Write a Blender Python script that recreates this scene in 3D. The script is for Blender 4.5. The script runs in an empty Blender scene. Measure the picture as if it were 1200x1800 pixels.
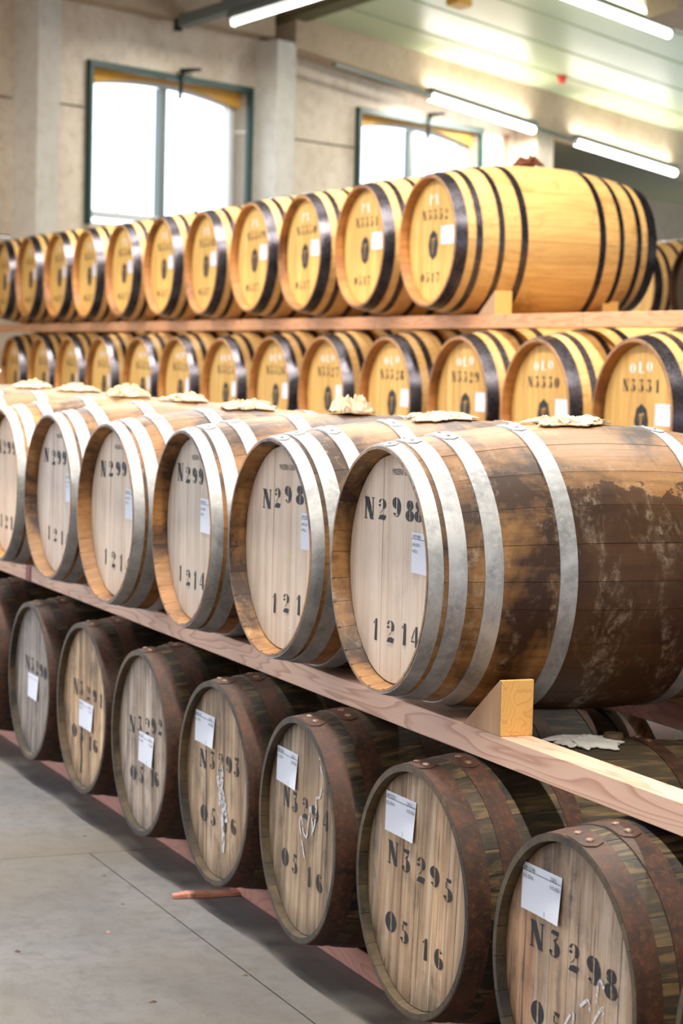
import bpy, bmesh, math, random
from mathutils import Vector, Matrix, noise
import mathutils
PI = math.pi
sc = bpy.context.scene
COL = sc.collection

# ------------------------------------------------------------------ camera
cam_d = bpy.data.cameras.new('camera')
cam = bpy.data.objects.new('camera', cam_d)
COL.objects.link(cam)
cam_d.sensor_fit = 'VERTICAL'
cam_d.sensor_height = 36.0
cam_d.lens = 3831.4 / 1800 * 36.0
Rm = ((0.392880, -0.073652, 0.916636), (0.919257, 0.004632, -0.393631), (0.024746, 0.997273, 0.069525))
cam.matrix_world = Matrix(((*Rm[0], 0.0), (*Rm[1], -2.1131), (*Rm[2], 1.6007), (0, 0, 0, 1)))
cam_d.dof.use_dof = True
cam_d.dof.focus_distance = 4.95
cam_d.dof.aperture_fstop = 5.6
cam_d.clip_end = 200
sc.camera = cam

# ------------------------------------------------------------------ world / exposure
w = bpy.data.worlds.new('sky')
sc.world = w
w.use_nodes = True
bg = w.node_tree.nodes['Background']
bg.inputs[0].default_value = (0.80, 0.91, 1.05, 1)
bg.inputs[1].default_value = 3.2
sc.view_settings.view_transform = 'Standard'
sc.view_settings.look = 'None'
sc.view_settings.gamma = 1.0
sc.view_settings.exposure = 0.22
sc.view_settings.use_curve_mapping = False
try:
    sc.cycles.use_denoising = True
    sc.cycles.denoiser = 'OPENIMAGEDENOISE'
    sc.cycles.max_bounces = 6
    sc.cycles.diffuse_bounces = 4
    sc.cycles.caustics_reflective = False
    sc.cycles.caustics_refractive = False
except Exception:
    pass
TUBE_POWER = 120.0
HALL = 150.0
TUBE_COL = (1.0, 0.95, 0.86)

# ------------------------------------------------------------------ material helpers
class NT:
    def __init__(s, name):
        s.m = bpy.data.materials.new(name); s.m.use_nodes = True
        s.t = s.m.node_tree; s.n = s.t.nodes; s.l = s.t.links
        s.b = s.n['Principled BSDF']
    def new(s, typ, **kw):
        nd = s.n.new(typ)
        for k, v in kw.items():
            setattr(nd, k, v)
        return nd
    def link(s, a, b):
        s.l.new(a, b)
    def val(s, sock, v):
        if hasattr(v, 'is_output') or isinstance(v, bpy.types.NodeSocket):
            s.l.new(v, sock)
        else:
            sock.default_value = v
    def math(s, op, a, b=0.0, clamp=False):
        nd = s.new('ShaderNodeMath', operation=op); nd.use_clamp = clamp
        s.val(nd.inputs[0], a); s.val(nd.inputs[1], b)
        return nd.outputs[0]
    def mix(s, f, a, b, mode='MIX'):
        nd = s.new('ShaderNodeMix', data_type='RGBA', blend_type=mode)
        s.val(nd.inputs[0], f); s.val(nd.inputs[6], a); s.val(nd.inputs[7], b)
        return nd.outputs[2]
    def ramp(s, f, stops, interp='LINEAR'):
        nd = s.new('ShaderNodeValToRGB'); cr = nd.color_ramp; cr.interpolation = interp
        while len(cr.elements) < len(stops):
            cr.elements.new(0.5)
        for e, (p, c) in zip(cr.elements, stops):
            e.position = p; e.color = c if len(c) == 4 else (*c, 1)
        s.link(f, nd.inputs[0]); return nd.outputs[0]
    def noise(s, vec, scale, detail=4, rough=0.55, dist=0.0):
        nd = s.new('ShaderNodeTexNoise'); s.link(vec, nd.inputs['Vector'])
        nd.inputs['Scale'].default_value = scale; nd.inputs['Detail'].default_value = detail
        nd.inputs['Roughness'].default_value = rough; nd.inputs['Distortion'].default_value = dist
        return nd.outputs['Fac']
    def mapping(s, vec, scale, loc=(0, 0, 0)):
        nd = s.new('ShaderNodeMapping'); s.link(vec, nd.inputs['Vector'])
        nd.inputs['Scale'].default_value = scale; nd.inputs['Location'].default_value = loc
        return nd.outputs[0]
    def objvec(s, k=7.31, rnd=0.0):
        """object coordinates shifted per object position, so that each thing wears differently"""
        tc = s.new('ShaderNodeTexCoord'); oi = s.new('ShaderNodeObjectInfo')
        mu = s.new('ShaderNodeVectorMath', operation='MULTIPLY_ADD')
        s.link(oi.outputs['Location'], mu.inputs[0]); mu.inputs[1].default_value = (k, k, k)
        s.link(tc.outputs['Object'], mu.inputs[2])
        out = mu.outputs[0]
        if rnd:
            r = s.math('MULTIPLY', oi.outputs['Random'], rnd)
            ad = s.new('ShaderNodeVectorMath', operation='ADD')
            cx = s.new('ShaderNodeCombineXYZ'); s.link(r, cx.inputs[0]); s.link(r, cx.inputs[1]); s.link(r, cx.inputs[2])
            s.link(out, ad.inputs[0]); s.link(cx.outputs[0], ad.inputs[1]); out = ad.outputs[0]
        s.oi = oi; s.tc = tc
        return out
    def bump(s, h, strength=0.3, dist=0.002):
        nd = s.new('ShaderNodeBump'); nd.inputs['Strength'].default_value = strength
        nd.inputs['Distance'].default_value = dist
        s.link(h, nd.inputs['Height']); s.link(nd.outputs[0], s.b.inputs['Normal'])
    def out(s, color=None, rough=None, metal=None, spec=None):
        if color is not None: s.val(s.b.inputs['Base Color'], color)
        if rough is not None: s.val(s.b.inputs['Roughness'], rough)
        if metal is not None: s.val(s.b.inputs['Metallic'], metal)
        if spec is not None: s.b.inputs['Specular IOR Level'].default_value = spec
        return s.m

def S(r, g, b):
    f = lambda c: ((c / 255 + 0.055) / 1.055) ** 2.4 if c / 255 > 0.04045 else c / 255 / 12.92
    return (f(r), f(g), f(b), 1)

def plain(name, col, rough=0.6, metal=0.0):
    t = NT(name); return t.out(col, rough, metal)

def wood_mat(name, axis, dark, mid, light, rough=0.6, vary=0.35, spec=0.35, seed_k=7.31, fine=1.0, tint=True):
    """fine grain stretched along one local axis, tinted by the object's own colour and by a random value per plank"""
    t = NT(name); v = t.objvec(seed_k, rnd=3.0)
    sc1 = [70 * fine] * 3; sc1[axis] = 2.2 * fine
    sc2 = [14.0] * 3; sc2[axis] = 1.0
    g = t.noise(t.mapping(v, sc1), 1.0, 5, 0.65)
    g2 = t.noise(t.mapping(v, sc2), 1.0, 4, 0.6, 0.6)
    blot = t.noise(v, 5.0, 5, 0.62)
    c = t.ramp(g2, [(0.28, dark), (0.5, mid), (0.74, light)])
    c = t.mix(t.math('MULTIPLY', t.math('SUBTRACT', g, 0.42, True), 1.4), c, dark)
    c = t.mix(t.ramp(blot, [(0.35, (0.0,) * 3), (0.62, (0.45,) * 3)]), c, light)
    rv = t.math('ADD', t.math('MULTIPLY', t.oi.outputs['Random'], vary), 1 - vary / 2)
    mu = t.new('ShaderNodeVectorMath', operation='SCALE'); t.link(c, mu.inputs[0]); t.link(rv, mu.inputs[3])
    c = mu.outputs[0]
    if tint:
        c = t.mix(1.0, c, t.oi.outputs['Color'], 'MULTIPLY')
    t.bump(g, 0.25, 0.0015)
    return t.out(c, rough, 0.0, spec)

def head_mat(name, dark, mid, light, grime, gfac, rough=0.65, vary=0.16, ring=0.0):
    t = NT(name); v = t.objvec(5.17); 
    oi = t.oi
    g = t.noise(t.mapping(v, (110, 110, 3.0)), 1.0, 5, 0.7)
    g2 = t.noise(t.mapping(v, (26, 26, 1.6)), 1.0, 4, 0.6, 0.5)
    blot = t.noise(v, 7.0, 6, 0.65, 0.3)
    streak = t.noise(t.mapping(v, (22, 22, 2.4)), 1.0, 6, 0.7, 0.8)
    c = t.ramp(g2, [(0.25, dark), (0.5, mid), (0.75, light)])
    c = t.mix(t.math('MULTIPLY', t.math('SUBTRACT', g, 0.45, True), 1.3), c, dark)
    # weathering: dark grime in vertical runs
    gm = t.math('MULTIPLY', t.ramp(streak, [(0.45, (0,) * 3), (0.72, (1,) * 3)]), t.ramp(blot, [(0.38, (0,) * 3), (0.66, (1,) * 3)]))
    gm = t.math('MULTIPLY', gm, gfac)
    gm2 = t.math('MULTIPLY', t.ramp(blot, [(0.48, (0,) * 3), (0.75, (1,) * 3)]), gfac * 0.35)
    c = t.mix(t.math('ADD', gm, gm2, True), c, grime)
    ck = t.noise(t.mapping(v, (48, 48, 1.3)), 1.0, 3, 0.6, 1.2)
    c = t.mix(t.math('MULTIPLY', t.ramp(ck, [(0.62, (0,) * 3), (0.66, (1,) * 3)]), gfac * .75), c, grime)
    ln = t.new('ShaderNodeVectorMath', operation='LENGTH'); t.link(t.tc.outputs['Object'], ln.inputs[0])
    rim = t.ramp(t.math('ADD', ln.outputs['Value'], t.math('MULTIPLY', t.math('SUBTRACT', streak, 0.5), 0.12)), [(0.20, (0,) * 3), (0.285, (1,) * 3)])
    c = t.mix(t.math('MULTIPLY', rim, ring), c, grime)
    rv = t.math('ADD', t.math('MULTIPLY', oi.outputs['Random'], vary), 1 - vary / 2)
    mu = t.new('ShaderNodeVectorMath', operation='SCALE'); t.link(c, mu.inputs[0]); t.link(rv, mu.inputs[3])
    c = t.mix(1.0, mu.outputs[0], oi.outputs['Color'], 'MULTIPLY')
    t.bump(g, 0.2, 0.001)
    return t.out(c, rough, 0.0, 0.3)

def stave_mat(name, pale, mid, dark, scuff, stain_lo, stain_hi, rough=0.55, streaks=0.0, streak_col=None, spec=0.4, vary=0.28):
    """barrel staves: grain runs along the barrel (local y), wet stains and scuffs cross from stave to stave"""
    t = NT(name); v = t.objvec(9.37)
    oi = t.oi
    rr = t.math('MULTIPLY', oi.outputs['Random'], 11.0)
    cx = t.new('ShaderNodeCombineXYZ'); t.link(rr, cx.inputs[0]); t.link(rr, cx.inputs[1])
    ad = t.new('ShaderNodeVectorMath', operation='ADD'); t.link(v, ad.inputs[0]); t.link(cx.outputs[0], ad.inputs[1])
    vr = ad.outputs[0]
    g = t.noise(t.mapping(vr, (90, 4.0, 90)), 1.0, 5, 0.7)
    g2 = t.noise(t.mapping(vr, (20, 2.0, 20)), 1.0, 4, 0.65, 0.5)
    big = t.noise(v, 3.1, 6, 0.62, 0.4)
    rough_n = t.noise(v, 38.0, 6, 0.75)
    c = t.ramp(g2, [(0.3, mid), (0.7, pale)])
    st = t.ramp(t.math('ADD', big, t.math('MULTIPLY', t.math('SUBTRACT', g2, 0.5), 0.22)), [(stain_lo, (0,) * 3), (stain_hi, (1,) * 3)])
    c = t.mix(st, c, dark)
    if streaks:
        sn = t.noise(t.mapping(vr, (34, 3.2, 34)), 1.0, 5, 0.6, 1.0)
        c = t.mix(t.math('MULTIPLY', t.ramp(sn, [(0.5, (0,) * 3), (0.66, (1,) * 3)]), streaks), c, streak_col)
    c = t.mix(t.math('MULTIPLY', t.math('SUBTRACT', g, 0.44, True), 1.7), c, dark)
    sf = t.math('MULTIPLY', t.ramp(rough_n, [(0.55, (0,) * 3), (0.72, (1,) * 3)]), t.ramp(t.noise(v, 6.5, 4, 0.6), [(0.5, (0,) * 3), (0.68, (1,) * 3)]))
    c = t.mix(t.math('MULTIPLY', sf, 0.55), c, scuff)
    # a wine-dark soaked patch round the bilge, with pale rub marks running round it (strength in the object's alpha)
    sx = t.new('ShaderNodeSeparateXYZ'); t.link(t.tc.outputs['Object'], sx.inputs[0])
    inb = t.math('LESS_THAN', t.math('ABSOLUTE', t.math('SUBTRACT', sx.outputs[1], 0.52)), 0.168)
    edge = t.math('LESS_THAN', sx.outputs[2], t.math('ADD', 0.10, t.math('MULTIPLY', t.noise(v, 9.0, 6, 0.7), 0.24)))
    al = t.math('SUBTRACT', 1.0, oi.outputs['Alpha'])
    c = t.mix(t.math('MULTIPLY', t.math('MULTIPLY', inb, edge), t.math('MULTIPLY', al, 0.85)), c, dark)
    rub = t.noise(t.mapping(v, (5.0, 13.0, 5.0)), 1.0, 7, 0.72, 0.6)
    rb = t.math('MULTIPLY', t.ramp(rub, [(0.52, (0,) * 3), (0.66, (1,) * 3)]), t.ramp(rough_n, [(0.44, (0.0,) * 3), (0.60, (1,) * 3)]))
    c = t.mix(t.math('MULTIPLY', rb, t.math('ADD', 0.12, t.math('MULTIPLY', al, 0.38))), c, scuff)
    rv = t.math('ADD', t.math('MULTIPLY', oi.outputs['Random'], vary), 1 - vary / 2)
    mu = t.new('ShaderNodeVectorMath', operation='SCALE'); t.link(c, mu.inputs[0]); t.link(rv, mu.inputs[3])
    c = t.mix(1.0, mu.outputs[0], oi.outputs['Color'], 'MULTIPLY')
    t.bump(t.math('ADD', g, t.math('MULTIPLY', rough_n, 0.5)), 0.3, 0.0015)
    return t.out(c, rough, 0.0, spec)

def hoop_mat(name, base, other, speck, metal, rough, sc1=9.0):
    t = NT(name); v = t.objvec(6.1, rnd=5.0)
    a = t.noise(v, sc1, 6, 0.7, 0.5); b = t.noise(v, 70.0, 5, 0.7)
    c = t.mix(t.ramp(a, [(0.38, (0,) * 3), (0.64, (1,) * 3)]), base, other)
    c = t.mix(t.math('MULTIPLY', t.ramp(b, [(0.5, (0,) * 3), (0.75, (1,) * 3)]), 0.6), c, speck)
    t.bump(b, 0.2, 0.0008)
    r = t.math('ADD', t.math('MULTIPLY', b, 0.3), rough - 0.12)
    c = t.mix(1.0, c, t.oi.outputs['Color'], 'MULTIPLY')
    return t.out(c, r, metal)

M = {}
M['head_up'] = head_mat('pale_head_oak', S(208, 180, 156), S(228, 206, 186), S(238, 222, 206), S(128, 112, 104), 0.34, ring=0.2, vary=.08)
M['head_low'] = head_mat('weathered_head_oak', S(118, 90, 68), S(196, 168, 140), S(234, 214, 194), S(44, 40, 38), 0.95, vary=0.22, ring=0.6)
M['head_back'] = head_mat('new_head_oak', S(196, 146, 74), S(222, 176, 100), S(236, 198, 126), S(176, 128, 66), 0.25)
M['stave_up'] = stave_mat('stained_stave_oak', S(168, 124, 76), S(140, 96, 52), S(56, 32, 16), S(190, 172, 150), 0.46, 0.60, 0.5)
M['stave_low'] = stave_mat('dark_weathered_stave_oak', S(84, 72, 56), S(60, 52, 42), S(26, 22, 20), S(96, 90, 80), 0.42, 0.62, 0.6, 0.55, S(150, 120, 76))
M['stave_back'] = stave_mat('yellow_stave_oak', S(232, 190, 124), S(218, 172, 104), S(150, 98, 46), S(240, 214, 160), 0.55, 0.74, 0.45, spec=0.5, vary=0.14)
M['chime_back'] = stave_mat('brown_chime_oak', S(190, 134, 72), S(162, 104, 56), S(96, 58, 32), S(200, 160, 110), 0.5, 0.7, 0.5)
M['chime_low'] = stave_mat('blackened_chime_oak', S(104, 84, 58), S(76, 62, 42), S(34, 28, 22), S(126, 110, 86), 0.45, 0.62, 0.65)
M['galv'] = hoop_mat('galvanised_hoop_steel', S(186, 186, 186), S(140, 140, 142), S(206, 206, 206), 0.45, 0.45)
M['rust'] = hoop_mat('rusted_hoop_steel', S(82, 50, 36), S(48, 34, 28), S(130, 82, 54), 0.2, 0.58, 14.0)
M['black'] = hoop_mat('black_hoop_steel', S(84, 80, 86), S(56, 52, 58), S(110, 106, 110), 0.85, 0.26)
M['rivet_galv'] = plain('dull_rivet_steel', S(120, 110, 100), 0.45, 0.6)
M['rivet_rust'] = hoop_mat('rusted_rivet_steel', S(150, 128, 112), S(110, 70, 50), S(190, 180, 170), 0.4, 0.5, 30)

def paint_mat(name, col, wear):
    t = NT(name); v = t.objvec(11.0)
    n = t.noise(v, 55.0, 5, 0.7)
    tr = t.new('ShaderNodeBsdfTransparent'); mx = t.new('ShaderNodeMixShader')
    t.val(mx.inputs[0], t.ramp(n, [(wear, (0,) * 3), (wear + 0.12, (1,) * 3)]))
    t.link(tr.outputs[0], mx.inputs[1]); t.link(t.b.outputs[0], mx.inputs[2])
    t.link(mx.outputs[0], t.n['Material Output'].inputs[0])
    return t.out(col, 0.7)
M['ink'] = paint_mat('black_stencil_paint', S(22, 20, 26), 0.28)
M['ink_back'] = paint_mat('thin_black_stencil_paint', S(60, 46, 34), 0.33)
M['emblem'] = plain('black_emblem_paint', S(34, 28, 26), 0.7)
M['white_ink'] = paint_mat('white_stencil_paint', S(246, 236, 226), 0.30)
M['chalk'] = paint_mat('white_chalk', S(214, 212, 216), 0.40)
M['card'] = plain('white_card_paper', S(228, 230, 242), 0.7)
M['pen'] = plain('blue_black_pen', S(50, 52, 74), 0.6)
M['cloth'] = None
def cloth_mat(name, a, b):
    t = NT(name); v = t.objvec(3.0)
    n = t.noise(v, 14.0, 5, 0.6); wv = t.noise(v, 220.0, 2, 0.5)
    c = t.mix(n, a, b); t.bump(wv, 0.4, 0.001)
    return t.out(c, 0.9, 0, 0.15)
M['cloth'] = cloth_mat('cream_sackcloth', S(232, 212, 184), S(206, 182, 150))
M['cloth_white'] = cloth_mat('white_paper_cloth', S(236, 232, 228), S(220, 214, 208))
M['cloth_brown'] = cloth_mat('brown_sackcloth', S(112, 66, 44), S(80, 46, 32))
M['beam_pink'] = None
def timber_mat(name, light, ring, warm, scale=1.0):
    """sawn softwood: growth rings cut along the length (local x) into cathedral figures"""
    t = NT(name); v = t.objvec(4.3, rnd=2.0)
    m1 = t.mapping(v, (0.9 * scale, 11, 11))
    base = t.noise(m1, 1.0, 2, 0.45, 0.3)
    ring_f = t.math('FRACT', t.math('MULTIPLY', base, 17.0))
    line = t.ramp(ring_f, [(0.0, (0,) * 3), (0.62, (0.15,) * 3), (0.9, (1,) * 3), (1.0, (0,) * 3)])
    fib = t.noise(t.mapping(v, (5, 160, 160)), 1.0, 4, 0.7)
    c = t.mix(t.math('MULTIPLY', line, 0.75), light, ring)
    c = t.mix(t.math('MULTIPLY', t.math('SUBTRACT', fib, 0.45, True), 1.0), c, warm)
    c = t.mix(1.0, c, t.oi.outputs['Color'], 'MULTIPLY')
    t.bump(fib, 0.2, 0.001)
    return t.out(c, 0.6, 0, 0.35)
M['timber'] = timber_mat('planed_fir_timber', S(232, 190, 164), S(184, 128, 104), S(206, 152, 122))
M['timber_back'] = timber_mat('sawn_fir_timber', S(216, 160, 118), S(180, 118, 78), S(190, 130, 90))
M['rail'] = timber_mat('reddish_fir_timber', S(200, 138, 118), S(166, 108, 90), S(160, 100, 82))
M['chock'] = timber_mat('fresh_pine', S(240, 190, 112), S(220, 160, 84), S(224, 168, 96), 3.0)
M['chock_end'] = wood_mat('rough_sawn_pine_end_grain', 2, S(150, 112, 84), S(178, 138, 106), S(196, 158, 124), 0.8, 0.1, tint=False, fine=2.0)
M['red'] = plain('dark_red_paint', S(140, 24, 22), 0.5)

def concrete_mat(name, a, b, stain, rough=0.8, sc1=1.3, bumps=0.3, spec=0.3, warm=None):
    t = NT(name); v = t.objvec(0.0)
    geo = t.new('ShaderNodeNewGeometry'); v = geo.outputs['Position']
    n1 = t.noise(v, sc1, 6, 0.62, 0.3); n2 = t.noise(v, sc1 * 9, 6, 0.7); n3 = t.noise(v, sc1 * 60, 4, 0.7)
    c = t.ramp(n1, [(0.32, a), (0.62, b)])
    c = t.mix(t.math('MULTIPLY', t.ramp(n2, [(0.46, (0,) * 3), (0.72, (1,) * 3)]), 0.55), c, stain)
    if warm is not None:
        c = t.mix(t.ramp(t.noise(v, 0.55, 3, 0.5), [(0.42, (0,) * 3), (0.62, (0.7,) * 3)]), c, warm)
    c = t.mix(t.math('MULTIPLY', t.math('SUBTRACT', n3, 0.5, True), 0.8), c, stain)
    t.bump(t.math('ADD', n3, n2), bumps, 0.002)
    return t.out(c, rough, 0, spec)
M['floor'] = concrete_mat('worn_concrete_floor', S(96, 97, 102), S(120, 119, 121), S(56, 54, 54), 0.5, 1.6, 0.25, 0.4, S(112, 100, 82))
M['wall'] = concrete_mat('beige_concrete', S(212, 196, 176), S(234, 222, 206), S(186, 164, 140), 0.85, 0.9)
M['pillar'] = concrete_mat('grey_concrete', S(208, 204, 196), S(224, 220, 212), S(188, 178, 164), 0.7, 0.9)
M['band'] = concrete_mat('beam_concrete', S(180, 158, 132), S(200, 180, 156), S(160, 138, 114), 0.8, 1.2)
M['ceil'] = NT('glossy_green_white_panel').out(S(208, 220, 178), 0.30, 0.0, 0.5)
M['ceil_dark'] = plain('brown_ceiling_board', S(118, 102, 84), 0.7)
M['ceil_olive'] = plain('olive_ceiling_board', S(104, 98, 62), 0.7)
M['ceil_void'] = plain('dark_joint', S(40, 38, 28), 0.9)
M['far_wall'] = concrete_mat('tan_grey_concrete', S(128, 114, 96), S(146, 132, 112), S(108, 96, 80), 0.8, 0.9)  # plain darker tan-grey concrete for the far walls
M['green'] = plain('dark_green_frame_paint', S(22, 62, 56), 0.45)
M['yellow'] = plain('yellow_ochre_board', S(232, 170, 40), 0.6)
M['white'] = plain('white_window_paint', S(232, 234, 236), 0.5)
M['reveal'] = plain('pale_window_reveal_plaster', S(226, 214, 196), 0.8)
M['blackmetal'] = plain('black_metal', S(26, 28, 30), 0.4, 0.4)
M['greymetal'] = plain('grey_painted_steel', S(120, 128, 124), 0.45, 0.2)
M['pipe'] = plain('brown_pipe_paint', S(150, 120, 96), 0.6)
M['bung'] = plain('dark_bung_wood', S(92, 70, 48), 0.7)

def glass_mat():
    t = NT('window_glass')
    tr = t.new('ShaderNodeBsdfTransparent'); gl = t.new('ShaderNodeBsdfGlossy'); gl.inputs['Roughness'].default_value = 0.03
    mx = t.new('ShaderNodeMixShader')
    mx.inputs[0].default_value = 0.05; t.link(tr.outputs[0], mx.inputs[1]); t.link(gl.outputs[0], mx.inputs[2])
    t.link(mx.outputs[0], t.n['Material Output'].inputs[0]); return t.m
M['glass'] = glass_mat()
def emit_mat(name, col, s):
    t = NT(name); t.b.inputs['Base Color'].default_value = (*col, 1)
    t.b.inputs['Emission Color'].default_value = (*col, 1); t.b.inputs['Emission Strength'].default_value = s
    return t.m
M['tube'] = emit_mat('lit_fluorescent_tube', (1.0, 0.96, 0.90), 9.0)

# ------------------------------------------------------------------ object helpers
def link(name, data, parent=None, loc=None, rot=None, color=None):
    o = bpy.data.objects.new(name, data); COL.objects.link(o)
    if parent is not None: o.parent = parent
    if loc is not None: o.location = loc
    if rot is not None: o.rotation_euler = rot
    if color is not None: o.color = (*color[:3], color[3] if len(color) > 3 else 1)
    return o
def tag(o, label=None, cat=None, group=None, kind=None):
    if label: o['label'] = label
    if cat: o['category'] = cat
    if group: o['group'] = group
    if kind: o['kind'] = kind
    return o
def empty(name, loc, rotz=0.0, label=None, cat=None, group=None):
    o = link(name, None, None, loc, (0, 0, rotz)); o.empty_display_size = 0.1
    return tag(o, label, cat, group)
def mesh(name, verts, faces, mats, smooth=False, fmat=None):
    me = bpy.data.meshes.new(name); me.from_pydata([tuple(v) for v in verts], [], faces)
    for m in (mats if isinstance(mats, (list, tuple)) else [mats]): me.materials.append(m)
    if smooth:
        me.polygons.foreach_set('use_smooth', [True] * len(me.polygons))
    if fmat: me.polygons.foreach_set('material_index', fmat)
    me.update(); return me
def box_me(name, x0, x1, y0, y1, z0, z1, mat, bev=0.0):
    bm = bmesh.new(); bmesh.ops.create_cube(bm, size=1)
    for v in bm.verts:
        v.co = Vector(((x0 + x1) / 2 + v.co.x * (x1 - x0), (y0 + y1) / 2 + v.co.y * (y1 - y0), (z0 + z1) / 2 + v.co.z * (z1 - z0)))
    if bev: bmesh.ops.bevel(bm, geom=bm.edges[:], offset=bev, segments=1, affect='EDGES')
    me = bpy.data.meshes.new(name); bm.to_mesh(me); bm.free(); me.materials.append(mat); return me
def cyl_me(name, p0, p1, r, mat, seg=12, r2=None):
    p0 = Vector(p0); p1 = Vector(p1); d = (p1 - p0).normalized(); r2 = r if r2 is None else r2
    a = d.orthogonal().normalized(); b = d.cross(a); vs = []; fs = []
    for p, q in ((p0, r), (p1, r2)):
        for i in range(seg):
            t = 2 * PI * i / seg; vs.append(p + (a * math.cos(t) + b * math.sin(t)) * q)
    for i in range(seg):
        j = (i + 1) % seg; fs.append((i, j, seg + j, seg + i))
    fs.append(tuple(range(seg))[::-1]); fs.append(tuple(range(seg, 2 * seg)))
    me = mesh(name, vs, fs, mat)
    for pl in me.polygons[:seg]: pl.use_smooth = True
    return me

# ------------------------------------------------------------------ hall frame: s along the window wall, off out of it, z up
P0 = Vector((-22.29, 3.556, 0)); EX = Vector((-0.4848, 0.8746, 0)); EN = Vector((0.8746, 0.4848, 0))
def W(s, off, z): return P0 + EX * s + EN * off + Vector((0, 0, z))
def wbox_me(name, s0, s1, o0, o1, z0, z1, mat, z0b=None, z1b=None):
    """box in wall coordinates; z0b/z1b are the heights at the s1 end of a sloping one"""
    z0b = z0 if z0b is None else z0b; z1b = z1 if z1b is None else z1b
    vs = [W(s0, o0, z0), W(s1, o0, z0b), W(s1, o1, z0b), W(s0, o1, z0), W(s0, o0, z1), W(s1, o0, z1b), W(s1, o1, z1b), W(s0, o1, z1)]
    fs = [(0, 1, 2, 3), (7, 6, 5, 4), (0, 4, 5, 1), (1, 5, 6, 2), (2, 6, 7, 3), (3, 7, 4, 0)]
    return mesh(name, vs, fs, mat)

# floor: concrete slabs with sawn joints
fl = link('floor', box_me('floor', -34, 8, -14, 22, -0.2, -0.012, M['ceil_void'])); tag(fl, kind='structure')
gx = [-34, -26.66, -21.66, -16.66, -11.66, -6.66, -1.66, 8]; gy = [-14, -10.1, -5.1, -0.105, 4.9, 9.9, 14.9, 22]
for i in range(len(gx) - 1):
    ys_ = [y for y in gy if not (abs(y + .105) < .01 and gx[i] < -7)]
    for j in range(len(ys_) - 1):
        link('floor_slab', box_me('floor_slab', gx[i] + .002, gx[i + 1] - .002, ys_[j] + .002, ys_[j + 1] - .002, -0.012, 0.0, M['floor']), fl)

# window wall of precast panels
WIN = [(1.25, 3.86, 3.02, 4.70), (6.00, 8.66, 3.02, 4.70)]
wall = link('wall_back', wbox_me('wall_core', -6.0, 10.1, -0.36, -0.30, 0, 0.3, M['wall'])); tag(wall, kind='structure')
def panels(s0, s1, zs, holes):
    for z0, z1 in zip(zs[:-1], zs[1:]):
        rects = [(s0, s1, z0, z1)]
        for (h0, h1, hz0, hz1) in holes:
            nr = []
            for (a, b, c, d) in rects:
                if h0 >= b or h1 <= a or hz0 >= d or hz1 <= c: nr.append((a, b, c, d)); continue
                if a < h0: nr.append((a, h0, c, d))
                if b > h1: nr.append((h1, b, c, d))
                ca, cb = max(a, h0), min(b, h1)
                if c < hz0: nr.append((ca, cb, c, hz0))
                if d > hz1: nr.append((ca, cb, hz1, d))
            rects = nr
        for (a, b, c, d) in rects:
            jb = 0.012
            link('wall_panel', wbox_me('wall_panel', a, b, -0.30, 0.0, c + (jb if c in zs else 0), d - (jb if d in zs else 0), M['wall']), wall)
panels(-6.0, 0.15, [0, 1.4, 2.8, 4.22, 5.35, 7.5], [])
panels(0.15, 3.98, [0, 1.4, 2.8, 4.24, 5.35, 7.5], [WIN[0]])
panels(3.98, 10.1, [0, 1.4, 2.8, 4.24, 5.35, 7.0], [WIN[1]])
link('joint_backing', wbox_me('joint_backing', -6, 10.1, -0.29, -0.03, 5.30, 5.40, M['ceil_void']), wall)
# pilasters
for i, (a, b, m) in enumerate(((0.14, 0.46, 'pillar'), (3.98, 4.32, 'pillar'), (9.55, 9.98, 'wall'))):
    o = link('trim_%d' % (i + 1), wbox_me('pilaster', a, b, -0.02, 0.35, 0, 5.62 if i == 0 else (5.30 if i == 1 else 4.9), M[m])); tag(o, kind='structure')
# ledge over the first bay and sloping concrete eaves beam over the second
o = link('trim_4', wbox_me('ledge', -6, 3.98, 0.0, 0.30, 5.33, 5.62, M['band'])); tag(o, kind='structure')
o = link('trim_5', wbox_me('eaves_beam', 4.3, 19.0, 0.0, 0.36, 5.25, 5.64, M['band'], 5.25 - .0755 * 14.7, 5.64 - .0525 * 14.7)); tag(o, kind='structure')

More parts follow.
